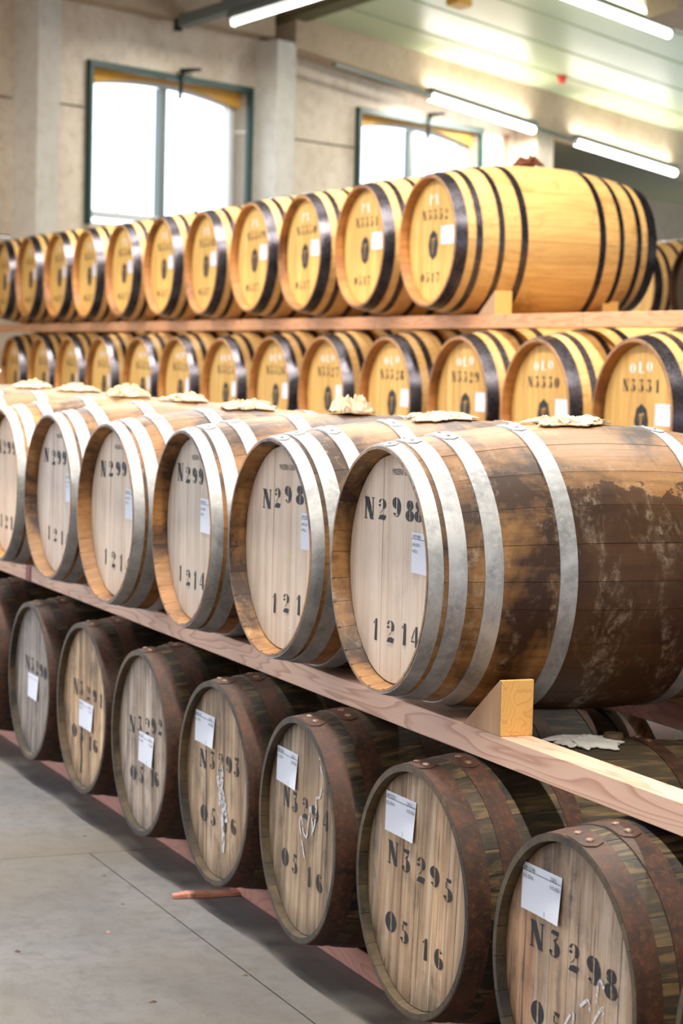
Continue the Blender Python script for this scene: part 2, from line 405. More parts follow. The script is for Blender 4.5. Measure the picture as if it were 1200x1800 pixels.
# windows
def arch_pts(s0, s1, zs, zc, n=16):
    return [(s0 + (s1 - s0) * i / n, zs + (zc - zs) * (1 - (2 * i / n - 1) ** 2)) for i in range(n + 1)]
def arch_plate(name, s0, s1, o0, o1, low, high, mat):
    """plate between two height curves (lists of (s, z) of the same length)"""
    vs = []; fs = []
    n = len(low)
    for (s, z), (s2, z2) in zip(low, high):
        vs += [W(s, o1, z), W(s2, o1, z2), W(s, o0, z), W(s2, o0, z2)]
    for i in range(n - 1):
        a = 4 * i; b = a + 4
        fs += [(a, b, b + 1, a + 1), (a + 2, a + 3, b + 3, b + 2), (a, a + 2, b + 2, b), (a + 1, b + 1, b + 3, a + 3)]
    fs += [(0, 1, 3, 2), (4 * n - 4, 4 * n - 2, 4 * n - 1, 4 * n - 3)]
    return mesh(name, vs, fs, mat)
for k, (a, b, c, d) in enumerate(WIN):
    root = link('window_%d' % (k + 1), None, None, tuple(W((a + b) / 2, 0, c))); tag(root, kind='structure')
    def wl(nm, me, par=root):
        o = link(nm, me, par); o.matrix_parent_inverse = Matrix.Translation(-Vector(root.location)) if par is root else Matrix.Identity(4); return o
    # green outer frame carrying the mesh screen
    for nm, me in (('screen_frame', wbox_me('f', a - .05, b + .05, 0.0, 0.06, d - .02, d + .05, M['green'])),
                   ('screen_frame', wbox_me('f', a - .05, a + .0, 0.0, 0.06, c - .02, d, M['green'])),
                   ('screen_frame', wbox_me('f', b - .01, b + .05, 0.0, 0.06, c - .02, d, M['green']))):
        wl(nm, me)
    vs = []; fs = []
    ns = int((b - a) / 0.05)
    for i in range(1, ns):
        s = a + (b - a) * i / ns
        for dx, do in ((-.0015, 0), (.0015, 0), (0, .003)):
            vs += [W(s + dx, .02 + do, c), W(s + dx, .02 + do, d)]
        q = len(vs) - 6
        fs += [(q, q + 2, q + 3, q + 1), (q + 2, q + 4, q + 5, q + 3), (q + 4, q, q + 1, q + 5)]
    o = wl('wire_screen', mesh('wires', vs, fs, M['greymetal'])); o['kind'] = 'stuff'
    # ochre board over the arch
    lowc = arch_pts(a, b, d - .19, d - .045); hi = [(s, d) for s, z in lowc]
    wl('arch_board', arch_plate('arch_board', a, b, -.14, -.10, lowc, hi, M['yellow']))
    # white sash
    s0, s1 = a, b - .0
    top_o = arch_pts(s0, s1, d - .13, d - .01); top_i = arch_pts(s0, s1, d - .20, d - .08)
    wl('sash_head', arch_plate('sash_head', s0, s1, -.27, -.20, top_i, top_o, M['white']))
    wl('sash_stile', wbox_me('sash', s0 - .0, s0 + .07, -.27, -.20, c + .10, d - .15, M['white']))
    wl('sash_stile', wbox_me('sash', s1 - .07, s1, -.27, -.20, c + .10, d - .15, M['white']))
    wl('sash_sill', wbox_me('sash', s0, s1, -.27, -.20, c + .08, c + .15, M['white']))
    sm = a + (b - a) * .53
    wl('mullion', wbox_me('sash', sm - .045, sm + .045, -.28, -.19, c + .1, d - .09, M['greymetal']))
    for q in (0.27, 0.775):
        sq = a + (b - a) * q
        wl('glazing_bar', wbox_me('sash', sq - .012, sq + .012, -.26, -.22, c + .12, d - .14, M['white']))
    lo = [(s, c + .12) for s, z in top_i]
    wl('pane', arch_plate('pane', s0, s1, -.242, -.236, lo, [(s, z + .02) for s, z in top_i], M['glass']))
    # reveal lining and outside sill
    wl('window_reveal', wbox_me('rev', b, b + .02, -.36, 0.0, c, d, M['reveal']))
    wl('window_reveal', wbox_me('rev', a - .02, a, -.36, 0.0, c, d, M['reveal']))
    wl('window_sill', wbox_me('sill', a, b, -.36, 0.03, c - .05, c + .0, M['reveal']))
    # latch at the head of the screen
    sl = a + (b - a) * .53
    wl('screen_latch', cyl_me('latch', W(sl, .05, d - .22), W(sl, .09, d + .12), .022, M['blackmetal']))
    wl('screen_latch', cyl_me('latch', W(sl - .02, .08, d + .09), W(sl + .22, .16, d + .13), .030, M['blackmetal'], r2=.018))

# ceiling
D1 = Vector((-0.484, 0.873, -0.051)).normalized(); TH = math.radians(10)
D2 = (EN * math.cos(TH) + Vector((0, 0, 1)) * math.sin(TH))
CN = D1.cross(D2); CN = CN if CN.z > 0 else -CN; CN.normalize()
A0 = W(4.73, 0.35, 5.611)
def slope_box(name, u0, u1, v0, v1, t0, t1, mat):
    vs = [A0 + D1 * u + D2 * v + CN * t for t in (t0, t1) for (u, v) in ((u0, v0), (u1, v0), (u1, v1), (u0, v1))]
    fs = [(0, 1, 2, 3), (7, 6, 5, 4), (0, 4, 5, 1), (1, 5, 6, 2), (2, 6, 7, 3), (3, 7, 4, 0)]
    return mesh(name, vs, fs, mat)
ceil = link('ceiling', slope_box('ceiling', -0.6, 22, -0.6, 13.5, 0.07, 0.22, M['ceil_void'])); tag(ceil, kind='structure')
vv = [-0.55, 0.53, 1.20, 1.87]
while vv[-1] < 13.0: vv.append(vv[-1] + 0.67)
for a, b in zip(vv[:-1], vv[1:]):
    link('ceiling_panel', slope_box('ceiling_panel', -0.25, 21.5, a + .022, b - .022, 0.0, 0.07, M['ceil']), ceil)
link('ceiling_panel', slope_box('ceiling_slab', -11, -0.27, -0.7, 13.3, -0.02, 0.2, M['ceil_dark']), ceil)
o = link('trim_6', slope_box('roof_beam', 2.2, 21.5, 3.18, 3.60, -0.35, 0.0, M['band'])); tag(o, kind='structure')
o = link('trim_7', slope_box('roof_rib', -0.55, -0.25, -0.5, 13.3, -0.06, 0.0, M['ceil_olive'])); tag(o, kind='structure')
# bay beyond the corner
o = link('wall_far', wbox_me('far', 16.0, 26.0, -4.2, -4.0, 0, 6.0, M['far_wall'])); tag(o, kind='structure')
def prism(name, pts, z0, z1, mat):
    n_ = len(pts); vs = [W(a, b, z0) for a, b in pts] + [W(a, b, z1) for a, b in pts]
    return mesh(name, vs, [tuple(range(n_))[::-1], tuple(range(n_, 2 * n_))] + [(i, (i + 1) % n_, n_ + (i + 1) % n_, n_ + i) for i in range(n_)], mat)
o = link('wall_side', prism('side', [(10.1, -.30), (16.1, -4.0), (16.0, -4.15), (9.95, -.32)], 0, 6.0, M['far_wall'])); tag(o, kind='structure')
o = link('ceiling_far', prism('farc', [(10.1, 0.0), (10.1, -.3), (16.1, -4.0), (26, -4.0), (26, 0.0)], 4.75, 4.9, M['ceil_olive'])); tag(o, kind='structure')
o = link('wall_right', wbox_me('rw', 26.0, 26.2, -4.2, 30.0, 0, 10.0, M['far_wall'])); tag(o, kind='structure')
# the rest of the hall, behind and beside the camera: plain walls, an open loading door that lets daylight in
o = link('wall_left', wbox_me('lw', -26.2, -26.0, -0.3, 30.0, 0, 10.0, M['wall'])); tag(o, kind='structure')
for i, (a, b, c, d) in enumerate(((-26, -21, 0, 10), (-21, -15.5, 4.0, 10), (-15.5, 26, 0, 10))):
    o = link('wall_front_%d' % (i + 1), wbox_me('fw', a, b, 29.8, 30.0, c, d, M['wall'])); tag(o, kind='structure')
o = link('ceiling_flat', wbox_me('cf', -26, 26, 13.6, 30.0, 8.6, 8.8, M['ceil_olive'])); tag(o, kind='structure')
o = link('ceiling_side', wbox_me('cs', -26, -6.2, -0.3, 13.6, 8.3, 8.5, M['ceil_dark'])); tag(o, kind='structure')

# pipe beside the corner, alarm and small sign on the ceiling
o = link('downpipe', cyl_me('downpipe', W(9.28, .05, 0), W(9.28, .05, 4.72), .035, M['pipe'])); tag(o, 'thin brown downpipe on the concrete wall right of the second window', 'pipe')
pa = A0 + D1 * 4.6 + D2 * .52
o = link('fire_alarm', cyl_me('fire_alarm', pa + CN * .0, pa - CN * .09, .065, M['red'], 16, .045)); tag(o, 'small red alarm fitting on the green-white ceiling', 'alarm')
o.data.materials[0] = plain('red_plastic', S(226, 70, 50), 0.4)
pb = A0 + D1 * .75 + D2 * 1.62
o = link('ceiling_sign', slope_box('ceiling_sign', .62, .9, 1.42, 1.60, -.06, 0.0, plain('orange_plastic', S(236, 176, 60), 0.5))); tag(o, 'small orange fitting on the ceiling at the top edge of the photo', 'sign')

# ------------------------------------------------------------------ fluorescent battens
def area(loc, dirv, length, power, width=0.12, flip=False):
    L = bpy.data.lights.new('tube_light', 'AREA'); L.shape = 'RECTANGLE'; L.size = length; L.size_y = width
    L.energy = power; L.color = TUBE_COL
    o = bpy.data.objects.new('tube_light', L); COL.objects.link(o)
    x = dirv.normalized(); z = Vector((0, 0, -1 if flip else 1)); y = z.cross(x).normalized(); z = x.cross(y)
    o.matrix_world = Matrix(((x.x, y.x, z.x, loc.x), (x.y, y.y, z.y, loc.y), (x.z, y.z, z.z, loc.z), (0, 0, 0, 1)))
    return o
def batten(p, q, label, group, power=TUBE_POWER, hang=0.0, up=None, tr=.03):
    p = Vector(p); q = Vector(q); d = (q - p).normalized(); mid = (p + q) / 2
    root = empty('fluorescent_batten', tuple(mid), 0, label, 'lamp', group)
    side = d.cross(Vector((0, 0, 1))).normalized(); upv = side.cross(d)
    P, Q = p - mid, q - mid
    def pb(name, a, b, w_, h0, h1, mat):
        vs = [v + side * sx * w_ + upv * h for h in (h0, h1) for v, sx in ((a, -1), (b, -1), (b, 1), (a, 1))]
        fs = [(3, 2, 1, 0), (4, 5, 6, 7), (0, 1, 5, 4), (1, 2, 6, 5), (2, 3, 7, 6), (3, 0, 4, 7)]
        return link(name, mesh(name, vs, fs, mat), root)
    pb('housing', P, Q, .06, .045, .115, M['greymetal'])
    link('tube', cyl_me('tube', P + d * .03, Q - d * .03, tr, M['tube'], 14), root)
    for e, s in ((P, 1), (Q, -1)):
        pb('end_cap', e, e + d * s * .03, .04, -.035, .05, M['white'])
    if hang:
        for f in (.2, .8):
            c = P + (Q - P) * f
            link('suspension_rod', cyl_me('rod', c + upv * .11, c + Vector((0, 0, hang)), .006, M['greymetal'], 6), root)
    area(mid - upv * (tr + .01), d, (q - p).length, power)
    if up: area(mid + upv * .13, d, (q - p).length, power * up, flip=True)
    return root
batten(W(6.86, .46, 4.95), W(9.30, .46, 4.765), 'lit fluorescent lamp on the wall beam right above the second window', 'lamps along the eaves beam', up=.16, tr=.052)
batten(W(10.36, .46, 4.705), W(13.20, .46, 4.51), 'lit fluorescent lamp on the wall beam, right of the brown rag', 'lamps along the eaves beam', up=.16, tr=.052)
batten(A0 + D1 * 1.0 + D2 * 2.70 - CN * .16, A0 + D1 * 3.63 + D2 * 2.70 - CN * .16, 'lit fluorescent lamp under the ceiling at the top right edge', 'ceiling lamps', up=.06, tr=.05)
tr4 = W(2.42, .27, 5.235)
d4 = EN * math.cos(math.radians(9)) + Vector((0, 0, 1)) * math.sin(math.radians(9))
batten(tr4 + d4 * .72 - Vector((0, 0, .125)), tr4 + d4 * 3.12 - Vector((0, 0, .125)), 'lit fluorescent lamp at the end of the grey rail, top left', 'ceiling lamps')
vs = [tr4 + d4 * t + EX * sx + Vector((0, 0, h)) for h in (.0, .12) for t, sx in ((0, -.08), (4.5, -.08), (4.5, .08), (0, .08))]
o = link('lighting_trunking', mesh('trunk', vs, [(3, 2, 1, 0), (4, 5, 6, 7), (0, 1, 5, 4), (1, 2, 6, 5), (2, 3, 7, 6), (3, 0, 4, 7)], M['greymetal'])); tag(o, 'grey-green steel rail running out from the wall above the first window', 'rail')
o = link('trunking_end', cyl_me('conduit_box', W(2.42, .2, 5.2), W(2.42, .2, 5.48), .05, M['blackmetal'])); o.name = 'junction_box'; tag(o, 'small dark junction box on the wall where the grey rail starts', 'box')
for (sa, sb, lab) in ((9.34, 10.32, 'short pale rail joining the two lamps along the concrete wall beam'), (4.9, 6.82, 'pale rail left of the lamps along the concrete wall beam')):
    za, zb = 5.09 - .0716 * (sa - 5), 5.09 - .0716 * (sb - 5)
    vs = [W(s_, .46 + w_, z + hz) for (w_, hz) in ((-.03, .0), (.03, .0), (.03, .04), (-.03, .04)) for (s_, z) in ((sa, za), (sb, zb))]
    o = link('light_rail', mesh('rail', vs, [(0, 2, 3, 1), (2, 4, 5, 3), (4, 6, 7, 5), (6, 0, 1, 7), (0, 6, 4, 2), (1, 3, 5, 7)], M['greymetal'])); tag(o, lab, 'rail')
# hall lamps over the two racks (their light falls on the barrels; the lamps hang above the frame)
for i, x in enumerate((-0.6, -4.0, -7.4, -10.8, -14.2)):
    batten((x - 1.2, -0.55, 4.9), (x + 1.2, -0.55, 4.9), 'fluorescent lamp hung over the front rack', 'lamps hung over the front rack', HALL, hang=1.2, up=.12)
for i, x in enumerate((-6.0, -9.5, -13.0, -16.5)):
    batten((x - 1.2, 2.6, 5.4), (x + 1.2, 2.6, 5.4), 'fluorescent lamp hung over the back rack', 'lamps hung over the back rack', HALL * 1.3, hang=1.0, up=.12)
for i, x in enumerate((-2.0, -7.0, -12.0)):  # unseen lamps added over the aisle as weak fill light
    batten((x - 1.2, -4.6, 4.9), (x + 1.2, -4.6, 4.9), 'added fill lamp hung unseen over the aisle', 'added fill lamps over the aisle', HALL * .16, hang=1.2, up=.12)

# ------------------------------------------------------------------ stencil lettering
def arc(cx, cy, rx, ry, a0, a1, t0, t1, n=14):
    """stroke along an ellipse, thick at the sides and thin at top and bottom"""
    out = []
    for i in range(n):
        q = []
        for a in (a0 + (a1 - a0) * i / n, a0 + (a1 - a0) * (i + 1) / n):
            r = math.radians(a); th = (t0 + (t1 - t0) * abs(math.cos(r)) ** 1.4) / 2
            for sg in (1, -1):
                q.append((cx + (rx + sg * th) * math.cos(r), cy + (ry + sg * th * .6) * math.sin(r)))
        out.append([q[0], q[2], q[3], q[1]])
    return out
def disc(cx, cy, rx, ry, n=12):
    return [[(cx + rx * math.cos(2 * PI * i / n), cy + ry * math.sin(2 * PI * i / n)) for i in range(n)]]
GL = {
 '0': arc(.25, .5, .165, .44, 100, 260, .06, .25) + arc(.25, .5, .165, .44, -80, 80, .06, .25),
 '1': [[(.18, 0), (.40, 0), (.40, 1), (.24, 1)]] + [[(.08, .76), (.16, .74), (.19, .92), (.13, .86)]],
 '2': arc(.25, .72, .155, .24, -55, 82, .05, .16) + arc(.25, .72, .155, .24, 98, 165, .05, .10) + disc(.12, .66, .065, .06)
      + [[(.31, .50), (.37, .56), (.22, .32), (.12, .24)]] + [[(.05, 0), (.43, 0), (.50, .22), (.30, .25), (.13, .19)]],
 '3': [[(.07, .86), (.40, .80), (.46, .99), (.15, 1.0)]] + [[(.36, .78), (.42, .78), (.27, .56), (.20, .60)]]
      + arc(.22, .30, .17, .28, -85, 70, .06, .25) + arc(.22, .30, .17, .28, 195, 262, .04, .08) + disc(.09, .19, .075, .06),
 '5': [[(.14, 1.0), (.42, 1.0), (.40, .84), (.18, .86)]] + [[(.12, .84), (.17, .84), (.17, .58), (.12, .55)]]
      + arc(.22, .30, .17, .28, -85, 100, .06, .25) + arc(.22, .30, .17, .28, 195, 262, .04, .08) + disc(.09, .19, .075, .06),
 '6': arc(.25, .48, .17, .46, 105, 255, .06, .25) + arc(.26, .28, .15, .26, -80, 82, .06, .23) + arc(.25, .48, .17, .46, 40, 80, .04, .06) + disc(.38, .80, .06, .05),
 '8': arc(.25, .75, .125, .22, 100, 260, .06, .19) + arc(.25, .75, .125, .22, -80, 80, .06, .19)
      + arc(.25, .26, .165, .24, 100, 260, .06, .25) + arc(.25, .26, .165, .24, -80, 80, .06, .25),
 '4': [[(.29, 0), (.43, 0), (.43, 1.0), (.29, .95)]] + [[(.25, .90), (.25, .78), (.08, .34), (.02, .34)]] + [[(.02, .30), (.25, .30), (.25, .22), (.02, .22)]] + [[(.45, .30), (.52, .30), (.52, .22), (.45, .22)]],
 '7': [[(.05, .80), (.46, .84), (.48, 1.0), (.05, 1.0)]] + [[(.40, .82), (.46, .82), (.33, 0), (.17, 0)]],
 'N': [[(.06, .0), (.11, .0), (.11, .86), (.06, .92)]] + [[(.0, 1.0), (.24, 1.0), (.58, .0), (.38, .0)]] + [[(.50, .22), (.55, .14), (.55, 1.0), (.50, 1.0)]]
      + [[(.0, .0), (.18, .0), (.18, .04), (.0, .04)]] + [[(.43, .96), (.62, .96), (.62, 1.0), (.43, 1.0)]],
 'O': arc(.25, .5, .165, .44, 95, 265, .05, .17) + arc(.25, .5, .165, .44, -85, 85, .05, .17),
 'L': [[(.06, 0), (.22, 0), (.22, 1), (.06, 1)]] + [[(.25, 0), (.48, 0), (.48, .2), (.44, .1), (.25, .08)]],
 'P': [[(.06, 0), (.21, 0), (.21, 1), (.06, 1)]] + arc(.26, .74, .14, .21, -80, 80, .05, .14),
 'X': [[(.02, 1), (.20, 1), (.50, 0), (.32, 0)]] + [[(.40, 1), (.47, 1), (.33, .58), (.29, .62)]] + [[(.03, 0), (.10, 0), (.23, .40), (.19, .45)]],
}
GL['9'] = [[(.5 - x, 1 - y) for x, y in poly] for poly in GL['6']]
def glyph_mesh(name, items, mat, y=-0.0012):
    """items: (char, x centre, z base, height, width) on the head plane; flat paint a millimetre proud"""
    vs = []; fs = []
    for ch, cx, z0, h, wd in items:
        for poly in GL[ch]:
            q = len(vs)
            for (u, v) in poly: vs.append((cx + (u / .5 - .5) * wd, y, z0 + v * h))
            fs.append(tuple(range(q, q + len(poly))))
    me = mesh(name, vs, fs, mat)
    bm = bmesh.new(); bm.from_mesh(me)
    for f in bm.faces:
        f.normal_update()
        if f.normal.y > 0: f.normal_flip()
    bm.to_mesh(me); bm.free(); return me
def line_items(text, x0, z0, pitch, h=.053, wd=.042, dz=0.0):
    out = []; x = x0
    for i, ch in enumerate(text):
        if ch != ' ':
            ww = wd * (1.12 if ch == 'N' else 1.0); out.append((ch, x, z0 + dz * i, h, ww))
        x += pitch
    return out
_txt = {}
def text_mesh(body, size, mat):
    key = (body, size, mat.name)
    if key not in _txt:
        cu = bpy.data.curves.new('lettering', 'FONT'); cu.body = body; cu.size = size; cu.align_x = 'LEFT'; cu.resolution_u = 2
        o = bpy.data.objects.new('lettering', cu); COL.objects.link(o)
        dg = bpy.context.evaluated_depsgraph_get(); me = bpy.data.meshes.new_from_object(o.evaluated_get(dg))
        bpy.data.objects.remove(o); me.materials.clear(); me.materials.append(mat); _txt[key] = me
    return _txt[key]

# ------------------------------------------------------------------ barrels
class Kind: pass
def make_kind(r0, R, L, n, depth, thick, hoops, stave_m, chime_m, head_m, hoop_m, rivet_m, seed, rin0, s=1.0, rivr=.006):
    k = Kind(); k.r0, k.R, k.L, k.depth, k.s = r0 * s, R * s, L * s, depth * s, s
    k.rad = lambda y: k.R - (k.R - k.r0) * ((y - k.L / 2) / (k.L / 2)) ** 2
    rnd = random.Random(seed); ws = [rnd.uniform(.75, 1.25) for _ in range(n)]; tot = sum(ws); a = 0
    k.staves = []; k.rh = (r0 - thick) * s
    ys = [0, .012 * s] + [k.L * i / 12 for i in range(1, 12)] + [k.L - .012 * s, k.L]
    for wv in ws:
        da = 2 * PI * wv / tot; gap = .00055 * s / k.R
        angs = [a + gap + (da - 2 * gap) * j / 3 for j in range(4)]
        lift = rnd.uniform(-.0004, .0004)
        vs = []; fs = []; fm = []
        for y in ys:
            r = k.rad(y) + lift
            for j, t in enumerate(angs):
                rr = r - (.0004 if j in (0, 3) else 0)
                vs.append((rr * math.cos(t), y, rr * math.sin(t)))
        nr = len(ys)
        for i in range(nr - 1):
            for j in range(3):
                q = i * 4 + j; fs.append((q, q + 1, q + 5, q + 4)); fm.append(0)
        # joint faces
        base = len(vs)
        for i, y in enumerate(ys):
            r = k.rad(y) - .010
            for t in (angs[0], angs[3]): vs.append((r * math.cos(t), y, r * math.sin(t)))
        for i in range(nr - 1):
            fs.append((i * 4, (i + 1) * 4, base + (i + 1) * 2, base + i * 2)); fm.append(0)
            fs.append((i * 4 + 3, base + i * 2 + 1, base + (i + 1) * 2 + 1, (i + 1) * 4 + 3)); fm.append(0)
        # chimes: end face and inner lip at both ends
        for (y0, yd, row) in ((0, k.depth + .02 * s, 0), (k.L, k.L - k.depth - .02 * s, nr - 1)):
            b = len(vs)
            for j, t in enumerate(angs):
                vs.append((rin0 * s * math.cos(t), y0, rin0 * s * math.sin(t)))
            ym = y0 + (yd - y0) * .5
            for j, t in enumerate(angs): vs.append((k.rh * math.cos(t), yd, k.rh * math.sin(t)))
            for j in range(3):
                f1 = (row * 4 + j, b + j, b + j + 1, row * 4 + j + 1); f2 = (b + j, b + 4 + j, b + 5 + j, b + j + 1)
                if row: f1 = f1[::-1]; f2 = f2[::-1]
                fs += [f1, f2]; fm += [1, 1]
        me = mesh('stave', vs, fs, [stave_m, chime_m], True, fm); me.set_sharp_from_angle(angle=math.radians(30))
        k.staves.append(me); a += da
    # one joined body for barrels too far away to tell the staves apart
    vs = []; fs = []; fm = []
    for me in k.staves:
        q = len(vs); vs += [tuple(v.co) for v in me.vertices]
        for p in me.polygons: fs.append(tuple(q + i for i in p.vertices)); fm.append(p.material_index)
    k.body = mesh('barrel_body', vs, fs, [stave_m, chime_m], True, fm); k.body.set_sharp_from_angle(angle=math.radians(30))
    # head boards (vertical), clipped by the circle
    hb = rnd.choice([7, 8]); k.boards = []
    edges = [-k.rh]
    cuts = sorted([-k.rh + 2 * k.rh * (i + rnd.uniform(-.22, .22)) / hb for i in range(1, hb)])
    edges += cuts + [k.rh]
    th = .02 * s
    for x0, x1 in zip(edges[:-1], edges[1:]):
        x0g, x1g = x0 + .0004, x1 - .0004
        zf = lambda x: math.sqrt(max(0, (k.rh - .0005) ** 2 - x * x))
        n_ = 8; top = [(x0g + (x1g - x0g) * i / n_) for i in range(n_ + 1)]
        pts = [(x, zf(x)) for x in top] + [(x, -zf(x)) for x in reversed(top)]
        if abs(pts[0][1]) < 1e-6: pass
        m = len(pts)
        by = rnd.uniform(-.0006, .0006)
        vs = [(x, by, z) for x, z in pts] + [(x, th, z) for x, z in pts]
        fs = [tuple(range(m))] + [(i, m + i, m + (i + 1) % m, (i + 1) % m) for i in range(m)]
        me = mesh('head_board', vs, fs, head_m); me.validate(); k.boards.append(me)
    # whole head for far barrels
    m = 48; vs = [(k.rh * math.cos(2 * PI * i / m), 0, k.rh * math.sin(2 * PI * i / m)) for i in range(m)]
    k.head = mesh('barrel_head', vs, [tuple(range(m))[::-1]], head_m)
    # hoops
    k.hoops = []
    def hoop(y0, y1, flip):
        seg = 72; hr = .0024 * s; vs = []; fs = []
        yy = [y0, y0, y1, y1]
        for i in range(seg):
            t = 2 * PI * i / seg
            rs = [k.rad(y0) - .001, k.rad(y0) + hr, k.rad(y1) + hr, k.rad(y1) - .001]
            for y, r in zip(yy, rs): vs.append((r * math.cos(t), y, r * math.sin(t)))
        for i in range(seg):
            j = (i + 1) % seg
            for c in range(3): fs.append((i * 4 + c, i * 4 + c + 1, j * 4 + c + 1, j * 4 + c))
        # lapped end with a rounded tongue near the top
        t0, t1 = math.radians(78), math.radians(97); ym = (y0 + y1) / 2; hw = (y1 - y0) / 2
        base = len(vs); ns = 12
        for i in range(ns + 1):
            f = i / ns; t = t0 + (t1 - t0) * f
            d = min(f, 1 - f) * (t1 - t0) * k.R
            wv = hw * .96 * (math.sqrt(max(0.0, 1 - (1 - min(1, d / (hw * .96))) ** 2)))
            wv = max(wv, hw * .08)
            for sg in (-1, -1, 1, 1):
                pass
            ya, yb = ym - wv, ym + wv
            for y, e in ((ya, 0), (ya, hr), (yb, hr), (yb, 0)):
                r = k.rad(y) + hr * .9 + e * .9; vs.append((r * math.cos(t), y, r * math.sin(t)))
        for i in range(ns):
            q = base + i * 4
            for c in range(3): fs.append((q + c, q + c + 1, q + c + 5, q + c + 4))
        fs.append((base, base + 1, base + 2, base + 3)); q = base + ns * 4; fs.append((q + 3, q + 2, q + 1, q))
        me = mesh('hoop', vs, fs, hoop_m)
        me.polygons.foreach_set('use_smooth', [True] * len(me.polygons))
        me.set_sharp_from_angle(angle=math.radians(35))
        riv = []
        for tt in (83, 92):
            t = math.radians(tt); r = k.rad(ym) + hr * 1.8
            rm = []
            bmv = []; f_ = []
            c = Vector((r * math.cos(t), ym, r * math.sin(t))); nrm = Vector((math.cos(t), 0, math.sin(t)))
            a_ = Vector((0, 1, 0)); b_ = nrm.cross(a_)
            rr = rivr * s
            for (q, hh) in ((1, 0), (.85, .55), (.45, .8)):
                for i in range(10):
                    u = 2 * PI * i / 10; bmv.append(c + (a_ * math.cos(u) + b_ * math.sin(u)) * rr * q + nrm * rr * hh * .5)
            for l in range(2):
                for i in range(10): f_.append((l * 10 + i, l * 10 + (i + 1) % 10, l * 10 + 10 + (i + 1) % 10, l * 10 + 10 + i))
            f_.append(tuple(range(20, 30)))
            riv.append(mesh('rivet', bmv, f_, rivet_m, True))
        k.hoops.append((me, riv))
    for (y0, y1) in hoops:
        hoop(y0 * s, y1 * s, False)
    for (y0, y1) in reversed(hoops):
        hoop(k.L - y1 * s, k.L - y0 * s, True)
    return k

K_UP = make_kind(.2921, .351, 1.04, 26, .044, .0195, [(0.002, .036), (.048, .090), (.131, .174), (.310, .353)], M['stave_up'], M['stave_up'], M['head_up'], M['galv'], M['rivet_galv'], 5, .285, rivr=.0055)
K_LOW = make_kind(.290, .327, .90, 27, .021, .0175, [(0.001, .053), (.088, .140), (.262, .305)], M['stave_low'], M['chime_low'], M['head_low'], M['rust'], M['rivet_rust'], 9, .276, rivr=.009)
K_BACK = make_kind(.2921, .3575, 1.02, 28, .044, .0195, [(0.002, .056), (.093, .121), (.195, .220), (.297, .329)], M['stave_back'], M['chime_back'], M['head_back'], M['black'], M['rivet_galv'], 13, .280, s=1.22, rivr=.006)

def card(root, k, x0, x1, z0, z1, lines, skew=0.0, bulge=.004, y=None):
    """paper card stapled to the head, slightly curling, with a ruled line and pen marks"""
    y = k.depth if y is None else y
    n = 6; vs = []; fs = []
    for i in range(n + 1):
        f = i / n; x = x0 + (x1 - x0) * f
        for g in range(4):
            v = g / 3
            vs.append((x + skew * (z0 + (z1 - z0) * v - z1), y - .002 - bulge * (f ** 2) * (1 - v), z0 + (z1 - z0) * v))
    for i in range(n):
        for g in range(3):
            q = i * 4 + g; fs.append((q, q + 4, q + 5, q + 1))
    c = link('paper_card', mesh('paper_card', vs, fs, M['card'], True), root)
    h = z1 - z0; wd = x1 - x0
    zl = z1 - h * .17
    vs = [(x0, y - .0035 - bulge * .0, zl), (x1, y - .0035 - bulge * .2, zl), (x1, y - .0035 - bulge * .2, zl + .0012), (x0, y - .0035, zl + .0012)]
    link('ruled_line', mesh('ruled_line', vs, [(0, 1, 2, 3)], M['pen']), c)
    for (body, fx, fz, size) in lines:
        t = link('handwriting', text_mesh(body, size, M['pen']), c, (x0 + wd * fx, y - .0042 - bulge * fx ** 2 * .6, z0 + h * fz), (PI / 2, 0, 0))
    return c

def barrel(k, x, yhead, zc, yaw, name, label, group, text=None, tint=(1, 1, 1), head_tint=(1, 1, 1), staves=True, boards=True, roll=0.0, hroll=0.0, seed=0, rivets=True, hoop_tint=(1, 1, 1), nhoops=None, board_tints=None):
    root = empty(name, (x, yhead, zc - k.R), yaw, label, 'barrel', group)
    ctr = (0, 0, k.R)
    if staves:
        for me in k.staves: link('stave', me, root, ctr, (0, roll, 0), tint)
    else:
        link('barrel_body', k.body, root, ctr, (0, roll, 0), tint)
    if boards:
        rd = random.Random(seed + 77)
        for i, me in enumerate(k.boards):
            ht = head_tint
            if board_tints and board_tints[i % len(board_tints)]: ht = tuple(a * b for a, b in zip(head_tint, board_tints[i % len(board_tints)]))
            link('head_board', me, root, (0, k.depth, k.R), (0, hroll, 0), ht)
        link('rear_head', k.head, root, (0, k.L - k.depth, k.R), (0, 0, PI), head_tint)
    else:
        link('head', k.head, root, (0, k.depth, k.R), (0, hroll, 0), head_tint)
        link('rear_head', k.head, root, (0, k.L - k.depth, k.R), (0, 0, PI), head_tint)
    rd = random.Random(seed)
    for i, (me, riv) in enumerate(k.hoops):
        hr = rd.uniform(-.09, .09)
        h = link('hoop', me, root, ctr, (0, hr, 0), hoop_tint)
        if rivets and i < 5:
            for r in riv: link('rivet', r, h)
    if text:
        split = []
        for nm, items, mat in text:
            if nm == 'stencilled_number':
                a_ = [t for t in items if t[2] > -.08 * k.s]; b_ = [t for t in items if t[2] <= -.08 * k.s]
                split.append((nm, a_, mat))
                if b_: split.append(('stencilled_date', b_, mat))
            else: split.append((nm, items, mat))
        for nm, items, mat in split:
            link(nm, glyph_mesh(nm, [(c, cx, z + k.R, hh, wd) for c, cx, z, hh, wd in items], mat, k.depth - .0014), root)
    return root

